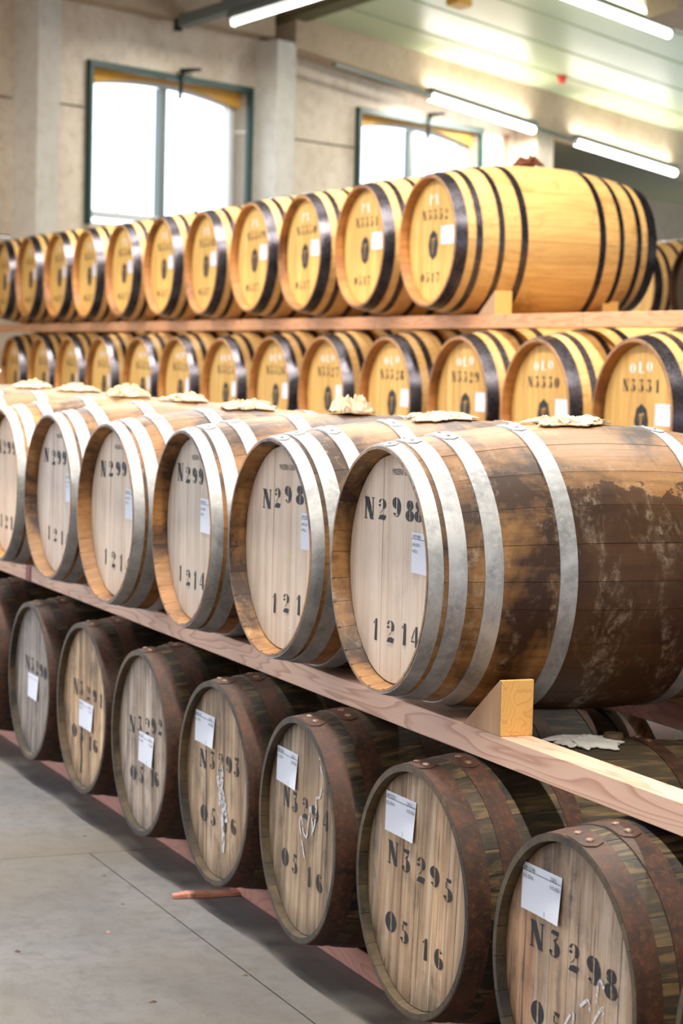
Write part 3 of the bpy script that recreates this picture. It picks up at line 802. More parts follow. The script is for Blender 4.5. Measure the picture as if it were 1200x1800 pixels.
# ---- front rack, lower tier: dark barrels with rusted hoops
ZL = 0.2225 + .16
low_x = [-3.7452, -4.4731, -5.1621, -5.8097, -6.4977, -7.1622, -7.8551]
low_yaw = [.0064, .0211, -.036, .0078, -.0064, .0059, -.0019]
low_dz = [-.0053, .0014, .0022, .0008, -.0014, .0043, -.0021]
low_dy = [-.0056, .0003, -.0043, -.0015, -.0012, .0057, .0076]
LT = {
 3298: [('N',-0.141,0.028,0.056,0.048),('3',-0.063,0.028,0.056,0.042),('2',0.015,0.020,0.058,0.044),('9',0.094,0.012,0.060,0.046),('8',0.162,0.005,0.060,0.042),('0',-0.124,-0.129,0.053,0.047),('5',-0.046,-0.132,0.052,0.040),('1',0.060,-0.136,0.052,0.034),('6',0.126,-0.14,0.052,0.040)],
 3295: [('N',-0.134,0.033,0.056,0.044),('3',-0.061,0.030,0.055,0.041),('2',0.016,0.024,0.060,0.046),('9',0.086,0.027,0.050,0.040),('5',0.154,0.011,0.053,0.040),('0',-0.132,-0.131,0.053,0.051),('5',-0.059,-0.138,0.052,0.041),('1',0.049,-0.149,0.051,0.034),('6',0.119,-0.152,0.050,0.037)],
 3294: [('N',-0.131,0.035,0.052,0.040),('3',-0.064,0.031,0.055,0.039),('2',0.013,0.031,0.056,0.043),('9',0.085,0.031,0.048,0.044),('4',0.165,0.031,0.053,0.035),('0',-0.128,-0.127,0.052,0.049),('5',-0.054,-0.129,0.051,0.041),('1',0.053,-0.139,0.052,0.032),('6',0.130,-0.136,0.050,0.038)],
 3293: [('N',-0.133,0.021,0.053,0.050),('3',-0.054,0.029,0.053,0.040),('2',0.015,0.035,0.054,0.039),('9',0.080,0.041,0.049,0.041),('3',0.140,0.043,0.055,0.038),('0',-0.112,-0.136,0.053,0.052),('5',-0.036,-0.132,0.051,0.039),('1',0.062,-0.131,0.051,0.030),('6',0.128,-0.124,0.048,0.036)],
 3292: [('N',-0.132,0.013,0.053,0.055),('3',-0.048,0.022,0.055,0.041),('2',0.030,0.027,0.058,0.046),('9',0.092,0.038,0.054,0.038),('2',0.156,0.050,0.051,0.036),('0',-0.105,-0.141,0.051,0.055),('5',-0.022,-0.133,0.053,0.041),('1',0.087,-0.122,0.052,0.032),('6',0.133,-0.115,0.048,0.040)],
 3291: [('N',-0.127,0.030,0.055,0.048),('3',-0.060,0.035,0.049,0.038),('2',0.021,0.030,0.049,0.040),('9',0.096,0.031,0.046,0.035),('1',0.168,0.026,0.048,0.032),('0',-0.133,-0.124,0.050,0.053),('5',-0.047,-0.124,0.049,0.038),('1',0.052,-0.139,0.049,0.030),('6',0.116,-0.135,0.046,0.042)],
 3290: [('N',-0.090,0.033,0.051,0.052),('3',-0.019,0.031,0.053,0.038),('2',0.050,0.029,0.053,0.040),('9',0.107,0.025,0.052,0.037),('0',0.162,0.025,0.052,0.036)],
}
low_nums = [3298, 3295, 3294, 3293, 3292, 3291, 3290]
low_cards = {3298: (-.202, -.037, .098, .197), 3295: (-.172, -.012, .108, .204), 3294: (-.204, -.043, .092, .187), 3293: (-.197, -.034, .091, .183), 3292: (-.05, .103, -.065, .031), 3291: (-.078, .088, -.072, .02), 3290: (-.072, .075, -.068, .023)}
low_tint = {3298: (.96, .92, .90), 3295: (1.06, .99, .90), 3294: (.80, .76, .68), 3293: (.95, .90, .82), 3292: (.90, .95, 1.06), 3291: (1.10, .98, .80), 3290: (.62, .69, .84)}
low_labels = {
 3298: 'dark barrel stencilled N3298, largest at the bottom right corner with a white card',
 3295: 'dark barrel stencilled N3295 and 0516 with rusted hoops, pale tan head',
 3294: 'dark barrel stencilled N3294 with a chalk scrawl across the head',
 3293: 'dark barrel stencilled N3293 with a pale wax run down its head',
 3292: 'dark barrel stencilled N3292, grey head with the card between its two numbers',
 3291: 'dark barrel stencilled N3291, honey-coloured head with a dark drip below the card',
 3290: 'dark barrel with a blue-grey head and smudged N3290 behind its card'}
GRP_LOW = 'dark barrels of the lower front tier'
lows = {}
for i, num in enumerate(low_nums):
    txt = LT[num]
    c0, c1, c2, c3 = low_cards[num]
    bt = None
    if num == 3298: bt = [(1.15, .95, .80), (1.1, .9, .78), (.85, .85, .86), (.95, .95, .95), (.9, .9, .92), (1, 1, 1), None, None]
    if num == 3295: bt = [(.92, .95, 1), (.95, .95, .95), None, (1.0, .98, .95), (.9, .9, .88), (1.08, 1.04, 1), (.95, .9, .85), None]
    b = barrel(K_LOW, low_x[i], low_dy[i], ZL + low_dz[i], low_yaw[i], 'whisky_barrel', low_labels[num], GRP_LOW,
               [('stencilled_number', [t for t in txt], M['ink'])], tint=(1, 1, 1), head_tint=low_tint[num], roll=i * 1.3, hroll=(.06 if num == 3295 else random.Random(i).uniform(-.05, .05)), seed=i, board_tints=bt)
    b.name = 'barrel'
    lows[num] = b
    R_ = K_LOW.R
    ls = [('AM %d' % num, .04, .85, .0125), ('206 L', .74, .85, .0125), ('JUL 2016', .03, .68, .0115), ('ROUGE', .74, .68, .0115), ('1', .58, .03, .016)]
    card(b, K_LOW, c0, c1, c2 + R_, c3 + R_, ls if i < 6 else [], skew=.04, bulge=.006, y=K_LOW.depth)
for i, (x, num) in enumerate(((-8.545, 3289), (-9.235, 3288), (-9.92, 3287))):
    it = line_items('N%d' % num, -.135, .03, .074) + line_items('0516', -.12, -.135, .08)
    b = barrel(K_LOW, x, 0, ZL, 0, 'barrel', ['dark barrel cut by the left edge of the frame in the lower front tier', 'dark barrel just outside the left edge, next in the lower front tier', 'dark barrel farthest left in the lower front tier'][i], GRP_LOW,
               [('stencilled_number', it, M['ink'])], head_tint=(.95, .9, .85), roll=i * .7, seed=40 + i)
it = line_items('N3299', -.135, .03, .074) + line_items('0516', -.12, -.135, .08)
barrel(K_LOW, -3.035, 0, ZL, 0, 'barrel', 'dark barrel cut by the right edge, nearest in the lower front tier', GRP_LOW, [('stencilled_number', it, M['ink'])], roll=.4, seed=50)
# second rank behind the lower tier, its pale heads glimpsed under the upper barrels
for i, x in enumerate((-6.67, -5.98, -5.29, -4.60, -3.91)):
    barrel(K_LOW, x, 1.02, ZL, 0, 'barrel', 'pale-headed barrel glimpsed behind the lower front tier', 'barrels of the second rank behind the lower front tier', None, head_tint=(1.25, 1.15, 1.0), roll=i, hroll=.55, seed=60 + i, rivets=False, staves=False)
# chalk marks
def stroke_mesh(name, lines, wd, mat, y):
    vs = []; fs = []
    for ln in lines:
        for i in range(len(ln) - 1):
            (x0, z0), (x1, z1) = ln[i], ln[i + 1]
            dx, dz = x1 - x0, z1 - z0; l = math.hypot(dx, dz) or 1; nx, nz = -dz / l * wd / 2, dx / l * wd / 2
            q = len(vs); vs += [(x0 - nx, y, z0 - nz), (x1 - nx, y, z1 - nz), (x1 + nx, y, z1 + nz), (x0 + nx, y, z0 + nz)]
            fs.append((q, q + 1, q + 2, q + 3))
    return mesh(name, vs, fs, mat)
R_ = K_LOW.R
def smooth(pts, n=6):
    out = []
    for i in range(len(pts) - 1):
        p0 = pts[max(i - 1, 0)]; p1 = pts[i]; p2 = pts[i + 1]; p3 = pts[min(i + 2, len(pts) - 1)]
        for j in range(n):
            t = j / n; f = lambda a, b, c, d: .5 * ((2 * b) + (-a + c) * t + (2 * a - 5 * b + 4 * c - d) * t * t + (-a + 3 * b - 3 * c + d) * t ** 3)
            out.append((f(p0[0], p1[0], p2[0], p3[0]), f(p0[1], p1[1], p2[1], p3[1])))
    out.append(pts[-1]); return out
ch = [smooth([(.03, -.085), (.0, -.03), (-.02, .015), (-.005, .03), (.01, -.005), (.035, -.012), (.045, .03), (.06, .07), (.075, .02), (.07, .0), (.09, .03), (.105, .085)]),
      smooth([(.095, .075), (.10, .10), (.125, .11), (.14, .16), (.125, .185), (.115, .21)])]
link('chalk_mark', stroke_mesh('chalk', [[(x, z + R_) for x, z in l] for l in ch], .0075, M['chalk'], K_LOW.depth - .0025), lows[3294])
ch = [smooth([(.02, .05), (.035, .03), (.03, -.01), (.05, -.04), (.04, -.09), (.055, -.15), (.05, -.19)]), smooth([(.0, .02), (.02, -.03), (.01, -.06)]), smooth([(.03, -.06), (.06, -.05), (.075, -.1)])]
link('chalk_mark', stroke_mesh('chalk', [[(x, z + R_) for x, z in l] for l in ch], .022, M['chalk'], K_LOW.depth - .0025), lows[3293])
ch = [smooth([(-.03, -.13), (.02, -.06), (.03, -.11), (.07, -.16)]), smooth([(.05, -.04), (.08, -.02), (.09, -.04)]), smooth([(.10, -.06), (.14, -.02), (.12, -.12), (.16, -.09), (.17, -.13)]), smooth([(.11, -.02), (.12, .03), (.14, .02)])]
link('chalk_mark', stroke_mesh('chalk', [[(x, z + R_) for x, z in l] for l in ch], .0075, M['chalk'], K_LOW.depth - .0025), lows[3298])
link('dark_drip', stroke_mesh('drip', [[(x, z + R_) for x, z in smooth([(-.045, -.07), (-.05, -.13), (-.042, -.17), (-.05, -.235)])]], .016, M['ink'], K_LOW.depth - .002), lows[3291])

# ---- front rack, upper tier: larger oak barrels with galvanised hoops
ZU = 0.9309 + .16
up_x = [-4.6964, -5.4193, -6.155, -6.858, -7.5816, -8.315, -9.03, -9.76, -10.49]
up_yaw = [-.0175, .0142, -.0259, .0234, .017, 0, 0.01, 0, 0]
up_dz = [.017, .0039, -.0043, -.0111, -.0054, -.006, 0, 0, 0]
up_dy = [-.0025, .0015, .0065, -.0149, -.0083, 0, 0, 0, 0]
UT = [
 [('N',-0.159,0.108,0.054,0.051),('2',-0.077,0.112,0.052,0.048),('9',0.010,0.122,0.050,0.043),('8',0.088,0.120,0.050,0.040),('8',0.139,0.122,0.051,0.040),('1',-0.097,-0.182,0.053,0.034),('2',-0.008,-0.177,0.054,0.048),('1',0.073,-0.173,0.052,0.034),('4',0.135,-0.171,0.051,0.042)],
 [('N',-0.122,0.097,0.053,0.051),('2',-0.045,0.104,0.055,0.043),('9',0.030,0.118,0.050,0.040),('8',0.111,0.123,0.051,0.044),('9',0.170,0.128,0.050,0.040),('1',-0.049,-0.182,0.054,0.030),('2',0.033,-0.172,0.052,0.044),('1',0.118,-0.169,0.054,0.032),('4',0.187,-0.163,0.053,0.040)],
 [('N',-0.147,0.134,0.055,0.045),('2',-0.070,0.132,0.051,0.045),('9',-0.001,0.131,0.051,0.038),('9',0.059,0.132,0.051,0.038),('0',.13,.132,.051,.042),('1',-0.124,-0.170,0.048,0.030),('2',-0.047,-0.177,0.050,0.043),('1',0.021,-0.181,0.055,0.030),('4',0.088,-0.174,0.051,0.040)],
 [('N',-0.149,0.112,0.054,0.046),('2',-0.069,0.117,0.053,0.045),('9',0.007,0.121,0.050,0.038),('9',0.068,0.123,0.050,0.038),('1',.13,.123,.05,.035),('1',-0.105,-0.179,0.054,0.030),('2',-0.025,-0.181,0.054,0.043),('1',0.053,-0.186,0.055,0.030),('4',.12,-.186,.052,.04)],
 [('N',-0.158,0.118,0.051,0.048),('2',-0.066,0.111,0.055,0.047),('9',0.001,0.113,0.054,0.040),('9',0.065,0.114,0.053,0.041),('2',.13,.114,.053,.041),('1',-0.110,-0.163,0.052,0.032),('2',-0.031,-0.164,0.049,0.040),('1',0.051,-0.168,0.049,0.032),('4',.115,-.17,.05,.04)],
]
up_lab = ['large brown barrel stencilled N2988 at the right end of its tier',
          'light oak barrel stencilled N2989, left of the large brown one',
          'galvanised-hooped oak barrel, third from the right in its tier, with a dark smudge',
          'galvanised-hooped oak barrel, fourth from the right, its card only a sliver',
          'galvanised-hooped oak barrel, fifth from the right, with a cool pale head',
          'honey-coloured barrel cut by the left edge in the upper front tier',
          'grey-brown barrel at the left edge, only its top seen behind the honey-coloured one',
          'grey barrel second beyond the left edge of the upper front tier', 'grey barrel farthest left in the upper front tier']
up_st = [(1, 1, 1, 0), (1.22, 1.2, 1.14), (1.15, 1.08, .98), (1.08, 1.05, 1.05), (1.0, 1.0, 1.02), (1.6, 1.5, 1.15), (.95, .95, .98), (.9, .9, .95), (.95, .95, .98)]
up_ht = [(1.0, .98, .97), (.98, .95, .92), (.84, .86, .88), (.98, .97, .96), (.92, .93, .98), (1.1, 1.0, .9), (1, 1, 1), (1, 1, 1), (1, 1, 1)]
up_cards = [(.107, .245, .003, .098), (.128, .262, .008, .103), (.065, .21, -.005, .096), (.090, .235, -.01, .088), (.094, .235, -.01, .09)]
up_roll = [0.0, .3, 1.0, 4.4, 3.1, 5.2, .9, 2.7, 4]
GRP_UP = 'oak barrels of the upper front tier'
ups = []
for i, x in enumerate(up_x):
    it = UT[i] if i < 5 else line_items('N299%d' % ((i - 2) % 10), -.15, .115, .072) + line_items('1214', -.11, -.175, .078)
    b = barrel(K_UP, x, up_dy[i], ZU + up_dz[i], up_yaw[i], 'barrel', up_lab[i], GRP_UP, [('stencilled_number', it, M['ink'])],
               tint=up_st[i], head_tint=up_ht[i], roll=up_roll[i], seed=100 + i)
    ups.append(b)
    if i < 5:
        c0, c1, c2, c3 = up_cards[i]; R2 = K_UP.R
        num = [2988, 2989, 2990, 2991, 2992][i]
        card(b, K_UP, c0, c1, c2 + R2, c3 + R2, [('AM %d' % num, .05, .86, .0115), ('JAN 2014', .05, .66, .0105), ('418.2 L', .05, .50, .0105), ('-', .08, .1, .01)], bulge=.002)
        t = text_mesh('MADEIRA CASK', .0215, M['ink'])
        o = link('stencilled_words', t, b, ((-.018, -.033, -.03, -.03, -.03)[i], K_UP.depth - .0014, R2 + (.224, .208, .205, .21, .21)[i]), (PI / 2, -.03, 0))
        o.scale = (.72, 1, 1)

# ---- timbers of the front rack
def timber(name, x0, x1, y0, y1, z0, z1, mat, label, group=None, color=(1, 1, 1), bev=.0015):
    root = link(name, box_me(name, (x0 - x1) / 2, (x1 - x0) / 2, -(y1 - y0) / 2, (y1 - y0) / 2, 0, z1 - z0, mat, bev), None, ((x0 + x1) / 2, (y0 + y1) / 2, z0), None, color)
    tag(root, label, 'beam', group); return root
BZ0, BZ1 = .697, .762
timber('timber_beam', -8.36, -1.9, .150, .226, BZ0, BZ1, M['timber'], 'long pinkish fir beam under the fronts of the upper front barrels', 'beams under the upper front tier')
timber('timber_beam', -12.4, -8.38, .153, .229, BZ0 - .004, BZ1 - .004, M['timber'], 'end of the pinkish fir beam left of the red band', 'beams under the upper front tier', (1.05, .98, .92))
timber('timber_beam', -12.4, -1.9, .81, .89, BZ0, BZ1, M['rail'], 'dark reddish beam under the backs of the upper front barrels', 'beams under the upper front tier')
o = link('red_strap', box_me('red_strap', -.035, .035, -.0395, .0395, -.002, .0655, M['red']), None, (-8.41, .190, BZ0 - .001)); tag(o, 'dark red band painted round the beam at its joint', 'band')
timber('floor_rail', -12.4, -1.9, .165, .26, 0.0, .068, M['rail'], 'reddish timber rail on the floor under the fronts of the dark barrels', 'rails on the floor')
timber('floor_rail', -12.4, -1.9, .66, .74, 0.0, .068, M['rail'], 'reddish timber rail on the floor under the backs of the dark barrels', 'rails on the floor')
timber('floor_rail', -12.4, -1.9, 1.20, 1.28, 0.0, .068, M['rail'], 'timber rail on the floor under the second rank of barrels', 'rails on the floor')
timber('floor_rail', -12.4, -1.9, 1.68, 1.76, 0.0, .068, M['rail'], 'timber rail on the floor at the back of the second rank', 'rails on the floor')

def chock(x, y0, y1, z, wd, h, label, group, s=1):
    """wedge with its upright face towards +x; front and back are rough-sawn"""
    d = (y1 - y0) / 2
    vs = [(0, -d, 0), (0, d, 0), (-wd, d, 0), (-wd, -d, 0), (0, -d, h), (0, d, h), (-.012, -d, h), (-.012, d, h)]
    fs = [(0, 1, 5, 4), (3, 2, 1, 0), (4, 5, 7, 6), (6, 7, 2, 3), (0, 4, 6, 3), (1, 2, 7, 5)]
    o = link('wooden_chock', mesh('chock', vs, fs, [M['chock'], M['chock_end']], False, [0, 0, 0, 0, 1, 1]), None, (x, (y0 + y1) / 2, z)); o['category'] = 'chock'
    bv = o.modifiers.new('bevel', 'BEVEL'); bv.width = .0015; bv.segments = 1
    tag(o, label, None, group); return o
chock(-4.326, .148, .230, BZ1, .192, .128, 'yellow pine wedge holding the large brown barrel on the front beam', 'wooden chocks')
chock(-4.326, .808, .892, BZ1, .192, .128, 'pine wedge hidden behind on the rear beam under the large brown barrel', 'wooden chocks')

# wood splinter and debris on the floor
vs = []; fs = []; rnd = random.Random(3); n = 14
for i in range(n + 1):
    f = i / n; wv = .028 * (.35 + .65 * min(1, f * 3)) * (1 - .5 * max(0, f - .8) * 5)
    x = -6.02 + rnd.uniform(-.003, .003); y = -.04 + .30 * f; hz = .010 + .004 * math.sin(f * 9)
    vs += [(x - wv + rnd.uniform(-.004, .004), y, .002), (x - wv * .6, y, hz + .004), (x + wv * .7, y, hz), (x + wv + rnd.uniform(-.004, .004), y, .002)]
for i in range(n):
    for c in range(3): fs.append((i * 4 + c, i * 4 + c + 1, i * 4 + c + 5, i * 4 + c + 4))
    fs.append((i * 4 + 3, i * 4, i * 4 + 4, i * 4 + 7))
fs += [(3, 2, 1, 0), (4 * n, 4 * n + 1, 4 * n + 2, 4 * n + 3)]
tag(link('wood_splinter', mesh('wood_splinter', vs, fs, M['rail'])), 'reddish splintered piece of wood lying on the concrete floor', 'wood scrap')
rnd = random.Random(8)
for i, (x, y) in enumerate(((-5.72, -.33), (-5.05, -.42), (-5.2, -.12), (-6.3, -.52), (-5.6, -.62), (-6.35, -.15), (-6.0, -.2), (-6.9, -.05))):
    r = rnd.uniform(.006, .013)
    vs = [(x + r * rnd.uniform(.5, 1.4) * math.cos(a), y + r * rnd.uniform(.5, 1.4) * math.sin(a), 0.0) for a in [k * PI / 3 for k in range(6)]] + [(x, y, r * .5)]
    fs = [(k, (k + 1) % 6, 6) for k in range(6)] + [(5, 4, 3, 2, 1, 0)]
    tag(link('wood_crumb', mesh('wood_crumb', vs, fs, M['rail' if i == 0 else 'bung'])), 'dark crumb of debris on the bare concrete floor', 'debris', 'crumbs of debris on the floor')

# ------------------------------------------------------------------ cloth pieces over the bung holes
def rag(k, b, ang, yc, wid, ln, amp, seed, mat, label, group, name='bung_cloth', freq=9.0, twist=0.0, thick=.0025):
    """crumpled cloth lying over the barrel: wid across (round the barrel), ln along it"""
    bl = b.location; yaw = b.rotation_euler[2]; nu, nv = 30, 44; top = {}; vs = []; fs = []
    off = Vector((seed * 3.7, seed * 1.9, seed * .7))
    root_loc = Vector((bl.x - math.sin(yaw) * yc, bl.y + math.cos(yaw) * yc, bl.z + k.R + k.rad(yc)))
    for sidek in (0, 1):
        for i in range(nu + 1):
            for j in range(nv + 1):
                u = (i / nu - .5); v = (j / nv - .5)
                edge = 1 + .34 * noise.noise(Vector((u * 4, v * 4, 5)) + off) + .10 * noise.noise(Vector((u * 17, v * 17, 9)) + off)
                # ragged, rounded outline
                rr = max(abs(u), abs(v)) * 2
                l = math.hypot(u, v) * 2 or 1e-6
                f = (rr / l) ** .55 if l > 1e-5 else 1
                uu = u * f * edge; vv2 = v * f * edge
                p = Vector((uu * freq * .5, vv2 * freq, 0)) + off
                p = Vector((u * freq * 1.1 + .5 * noise.noise(Vector((u * 3, v * 3, 2)) + off), v * freq * .8, 0)) + off
                rid = .55 + .75 * noise.noise(p)
                rid2 = 1 - abs(noise.noise(p * 2.1 + Vector((3, 1, 0)))) * 2.6
                fall = max(0.0, 1 - (rr) ** 3)
                h = amp * (max(0, rid) * .75 + max(0, rid2) ** 2 * .30 + .10 * noise.noise(p * 5)) * (.12 + .88 * fall)
                uu2 = uu + twist * vv2 * .4 + .06 * noise.noise(p * 1.7 + Vector((7, 7, 7)))
                y = yc + vv2 * ln + .01 * noise.noise(p * 2 + Vector((1, 9, 4)))
                a = ang + uu2 * wid / k.R
                r = k.rad(min(max(y, 0), k.L)) + .0028 * k.s + h + (thick if sidek else 0.0)
                loc = Vector((r * math.cos(a), y, k.R + r * math.sin(a)))
                loc = Vector((loc.x * math.cos(yaw) - loc.y * math.sin(yaw), loc.x * math.sin(yaw) + loc.y * math.cos(yaw), loc.z)) + bl - root_loc
                vs.append(loc)
    N = (nu + 1) * (nv + 1); idx = lambda s_, i, j: s_ * N + i * (nv + 1) + j
    for i in range(nu):
        for j in range(nv):
            fs.append((idx(1, i, j), idx(1, i + 1, j), idx(1, i + 1, j + 1), idx(1, i, j + 1)))
            fs.append((idx(0, i, j), idx(0, i, j + 1), idx(0, i + 1, j + 1), idx(0, i + 1, j)))
    for i in range(nu):
        fs.append((idx(0, i, 0), idx(0, i + 1, 0), idx(1, i + 1, 0), idx(1, i, 0))); fs.append((idx(0, i + 1, nv), idx(0, i, nv), idx(1, i, nv), idx(1, i + 1, nv)))
    for j in range(nv):
        fs.append((idx(0, 0, j + 1), idx(0, 0, j), idx(1, 0, j), idx(1, 0, j + 1))); fs.append((idx(0, nu, j), idx(0, nu, j + 1), idx(1, nu, j + 1), idx(1, nu, j)))
    o = link(name, mesh(name, vs, fs, mat, True), None, tuple(root_loc))
    o.data.set_sharp_from_angle(angle=math.radians(50))
    return tag(o, label, 'cloth', group)
GC = 'cloths over the bung holes'
rag(K_UP, ups[0], PI / 2 + .03, .50, .15, .215, .022, 1, M['cloth'], 'folded cream cloth on the large brown barrel N2988', GC, twist=.6, freq=7)
rag(K_UP, ups[1], PI / 2 + .02, .50, .14, .21, .018, 2, M['cloth'], 'flat cream cloth on the light barrel N2989', GC, twist=.5, freq=7)
rag(K_UP, ups[2], PI / 2, .55, .11, .15, .062, 3, M['cloth'], 'thick twisted cream rag on the third barrel from the right', GC, freq=4.5, twist=.8)
rag(K_UP, ups[3], PI / 2, .50, .13, .20, .034, 4, M['cloth'], 'crumpled cream cloth on the fourth barrel from the right', GC, freq=6)
rag(K_UP, ups[4], PI / 2, .52, .12, .18, .034, 5, M['cloth'], 'crumpled cream cloth on the fifth barrel from the right', GC, freq=6)
rag(K_UP, ups[5], PI / 2, .52, .12, .18, .055, 6, M['cloth'], 'bunched cream cloth on the honey-coloured barrel at the left', GC, freq=5)
rag(K_UP, ups[6], PI / 2, .52, .12, .18, .034, 7, M['cloth'], 'cream cloth on the grey-brown barrel near the left edge', GC, freq=6)
rag(K_UP, ups[7], PI / 2, .52, .12, .18, .034, 8, M['cloth'], 'cream cloth on the grey barrel by the left edge, farthest but one', GC, freq=6)
rag(K_LOW, lows[3295], PI / 2 + .03, .45, .17, .17, .010, 9, M['cloth_white'], 'white torn cloth on the dark barrel behind the front beam', GC, freq=6)
bb = lows[3295]
o = link('bung', cyl_me('bung', (0, 0, 0), (0, 0, .022), .026, M['bung'], 16, .023), None, (bb.location.x - .005, bb.location.y + .53, bb.location.z + 2 * K_LOW.R - .004)); tag(o, 'round brown bung beside the white torn cloth', 'bung')

# ------------------------------------------------------------------ back rack
YB = 3.005; ZPX = 2.262; ZOL = 1.378; SB = 1.22
px_x = [-10.8395, -11.7666, -12.6998, -13.5871, -14.5438, -15.4701, -16.4531, -17.4012, -18.2951, -19.2493, -20.17]
px_dz = [0, .004, -.001, .0025, -.008, -.002, -.007, -.005, .005, .011, .008]
px_yaw = [.0031, -.0021, -.0057, 0, -.0092, 0, .0065, -.0016, .0036, .0033, 0]
ol_x = [-8.6136, -9.5453, -10.4168, -11.3574, -12.3005, -13.1761, -14.1141, -15.0747, -15.9597, -16.9709, -17.8809, -18.7815, -19.765]
ol_dz = [-.004, -.0064, .0053, .0032, .0053, .003, -.0064, 0, 0, 0, 0, 0, 0]
def emblem(b, k, cx, cz, rx, rz):
    vs = []; n = 28; y = k.depth - .0016
    for i in range(n):
        a = 2 * PI * i / n; q = 1 + .05 * math.cos(8 * a); vs.append((cx + rx * q * math.cos(a), y, cz + rz * q * math.sin(a)))
    o = link('emblem', mesh('emblem', vs, [tuple(range(n))[::-1]], M['emblem']), b)
    # tall letter inside, and an inner ring
    lt = [[(-.38, .42), (.42, .52), (.46, .40), (-.34, .30)], [(-.10, .34), (.12, .36), (-.02, -.62), (-.20, -.62)], [(.40, .40), (.46, .40), (.44, .10), (.38, .14)], [(-.36, .34), (-.30, .34), (-.34, .06), (-.42, .04)]]
    vs = []; fs = []
    for p in lt:
        q = len(vs); vs += [(cx + rx * x, y - .0008, cz + rz * z) for x, z in p]; fs.append(tuple(range(q, q + 4))[::-1])
    link('emblem_letter', mesh('emblem_letter', vs, fs, M['head_back'], False), o, None, None, (.62, .55, .5))
ORD = ['first', 'second', 'third', 'fourth', 'fifth', 'sixth', 'seventh', 'eighth', 'ninth', 'tenth', 'eleventh', 'twelfth', 'thirteenth']
def back_barrel(i, x, zc, yaw, word, num, tint, ht, tier):
    k = K_BACK; s = SB
    tx = []
    if word == 'PX': tx.append(('stencilled_word', [(c, cx * s, .163 * s, .047 * s, .042 * s) for c, cx in (('P', -.046), ('X', .010))], M['white_ink']))
    else: tx.append(('stencilled_word', [(c, cx * s, z * s, .041 * s, .044 * s) for c, cx, z in (('O', -.066, .162), ('L', -.004, .165), ('O', .054, .169))], M['white_ink']))
    tx.append(('stencilled_number', [(c, (-.118 + .057 * j) * s, .094 * s, .048 * s, .036 * s) for j, c in enumerate('N%d' % num)], M['ink_back']))
    tx.append(('stencilled_date', [(c, (-.12 + .052 * j) * s, -.184 * s, .045 * s, .034 * s) for j, c in enumerate('0517')], M['ink_back']))
    near = i < 3
    lab = 'yellow black-hooped barrel, %s from the right in the back %s tier' % (ORD[i], tier)
    if i < 4: lab = 'yellow barrel stencilled %s N%d, %s from the right in the back %s tier' % (word, num, ORD[i], tier)
    b = barrel(k, x, YB, zc, yaw, 'barrel', lab, 'yellow barrels of the back rack, %s tier' % tier, tx, tint=tint, head_tint=ht, roll=i * 1.1 + (0 if word == 'PX' else 2), staves=near, boards=i < 5, seed=200 + i, rivets=False)
    emblem(b, k, (-.016 if word == 'PX' else .005) * s, k.R - .016 * s, .048 * s, .064 * s)
    cx0 = .063 if word == 'PX' else .104; dzc = 0 if word == 'PX' else -.012
    card(b, k, cx0 * s, (cx0 + .132) * s, k.R + (-.016 + dzc) * s, k.R + (.065 + dzc) * s, [], bulge=.002)
    return b
rnd = random.Random(21); pxs = []
for i, x in enumerate(px_x):
    q = rnd.uniform(.94, 1.05); pxs.append(back_barrel(i, x, ZPX + px_dz[i], px_yaw[i], 'PX', 3352 - i, (q, q * .98, q * .94), (q * 1.02, q, q * .9), 'top'))
for i, x in enumerate(ol_x):
    q = rnd.uniform(.90, 1.02); back_barrel(i, x, ZOL + ol_dz[i], 0, 'OLO', 3331 - i, (q, q * .97, q * .9), (q, q * .97, q * .92), 'middle')
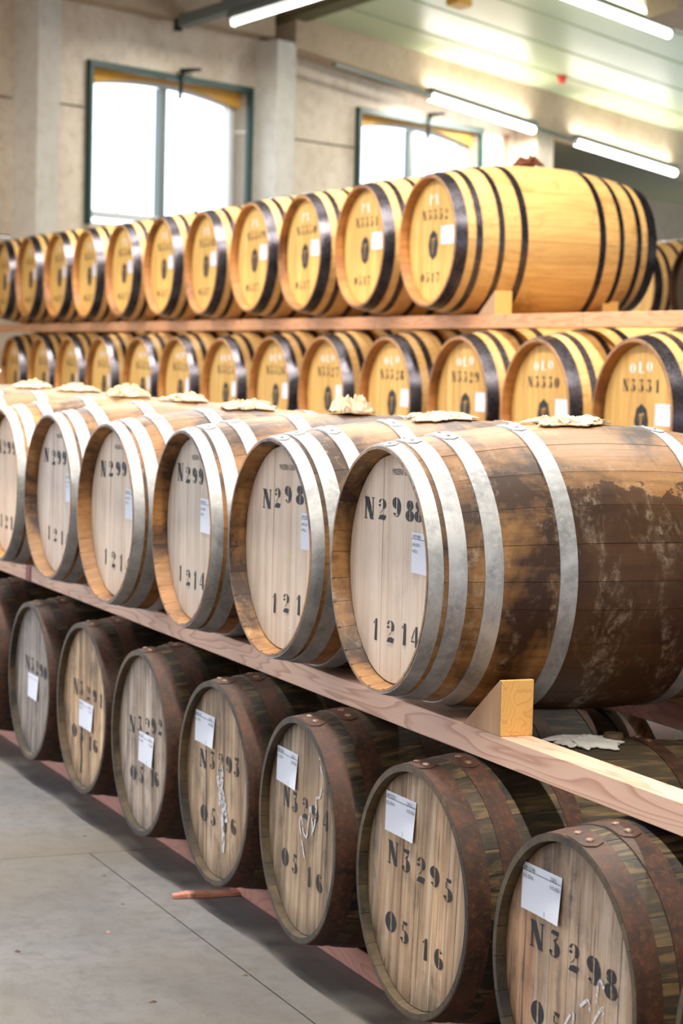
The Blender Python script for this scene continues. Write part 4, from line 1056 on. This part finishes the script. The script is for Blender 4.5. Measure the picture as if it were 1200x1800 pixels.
# second rank on the back rack, seen past the right end
barrel(K_BACK, -16.05, 7.4, ZPX, 0, 'barrel', 'yellow barrel with a pale cream head behind the right end of the top tier', 'barrels of the farthest rack', None, tint=(1.05, 1.05, 1.05), head_tint=(1.12, 1.16, 1.4), staves=False, boards=False, seed=301, rivets=False)
barrel(K_BACK, -15.11, 7.4, ZPX, 0, 'barrel', 'barrel with a near-black head at the right edge behind the top tier', 'barrels of the farthest rack', None, tint=(.16, .15, .17), head_tint=(.08, .09, .14), staves=False, boards=False, seed=302, rivets=False)
# shelf beams
def shelf(y0, y1, z0, z1, xs_, label, tn):
    for i, (a, b) in enumerate(zip(xs_[:-1], xs_[1:])):
        c = .95 + .1 * ((i * 37) % 10) / 10
        timber('timber_beam', a + .002, b - .002, y0, y1, z0, z1, M[tn], label % ['left end', 'left part', 'middle', 'right part', 'right end'][i % 5], 'beams of the back rack', (c, c * .97, c * .95), .002)
shelf(3.185, 3.285, 1.790, 1.862, [-21.2, -17.6, -14.2, -11.9, -9.4, -6.4], 'reddish beam under the fronts of the top tier, %s', 'timber_back')
shelf(3.97, 4.07, 1.790, 1.862, [-21.2, -17.6, -14.2, -11.9, -9.4, -6.4], 'reddish beam under the backs of the top tier, %s', 'timber_back')
shelf(7.58, 7.68, 1.790, 1.862, [-18.5, -12.5], 'beam under the farthest rack, %s', 'timber_back')
shelf(8.35, 8.45, 1.790, 1.862, [-18.5, -12.5], 'beam under the backs of the farthest rack, %s', 'timber_back')
shelf(3.185, 3.285, .905, .977, [-21.2, -14.2, -6.4], 'beam under the fronts of the middle tier, %s', 'timber_back')
shelf(3.97, 4.07, .905, .977, [-21.2, -14.2, -6.4], 'beam under the backs of the middle tier, %s', 'timber_back')
chock(-10.345, 3.185, 3.285, 1.862, .20, .125, 'yellow pine wedge on the front shelf beam under the first top-tier barrel', 'wooden chocks')
chock(-10.575, 3.97, 4.07, 1.862, .17, .10, 'yellow pine wedge on the rear shelf beam right of the first', 'wooden chocks')
# rags on the top tier
rag(K_BACK, pxs[0], PI / 2, .62, .16, .15, .085, 11, M['cloth_brown'], 'dark brown rag standing on the rightmost top-tier barrel', GC, freq=4)
for i, (am, y) in {1: (.03, .6), 2: (.03, .6), 3: (.035, .6), 4: (.02, .6), 5: (.04, .6), 6: (.03, .6), 7: (.05, .6), 8: (.02, .6)}.items():
    rag(K_BACK, pxs[i], PI / 2, y, .16, .22, am, 20 + i, M['cloth_brown'], 'brown rag on the %s top-tier barrel from the right' % ORD[i], GC, freq=5)
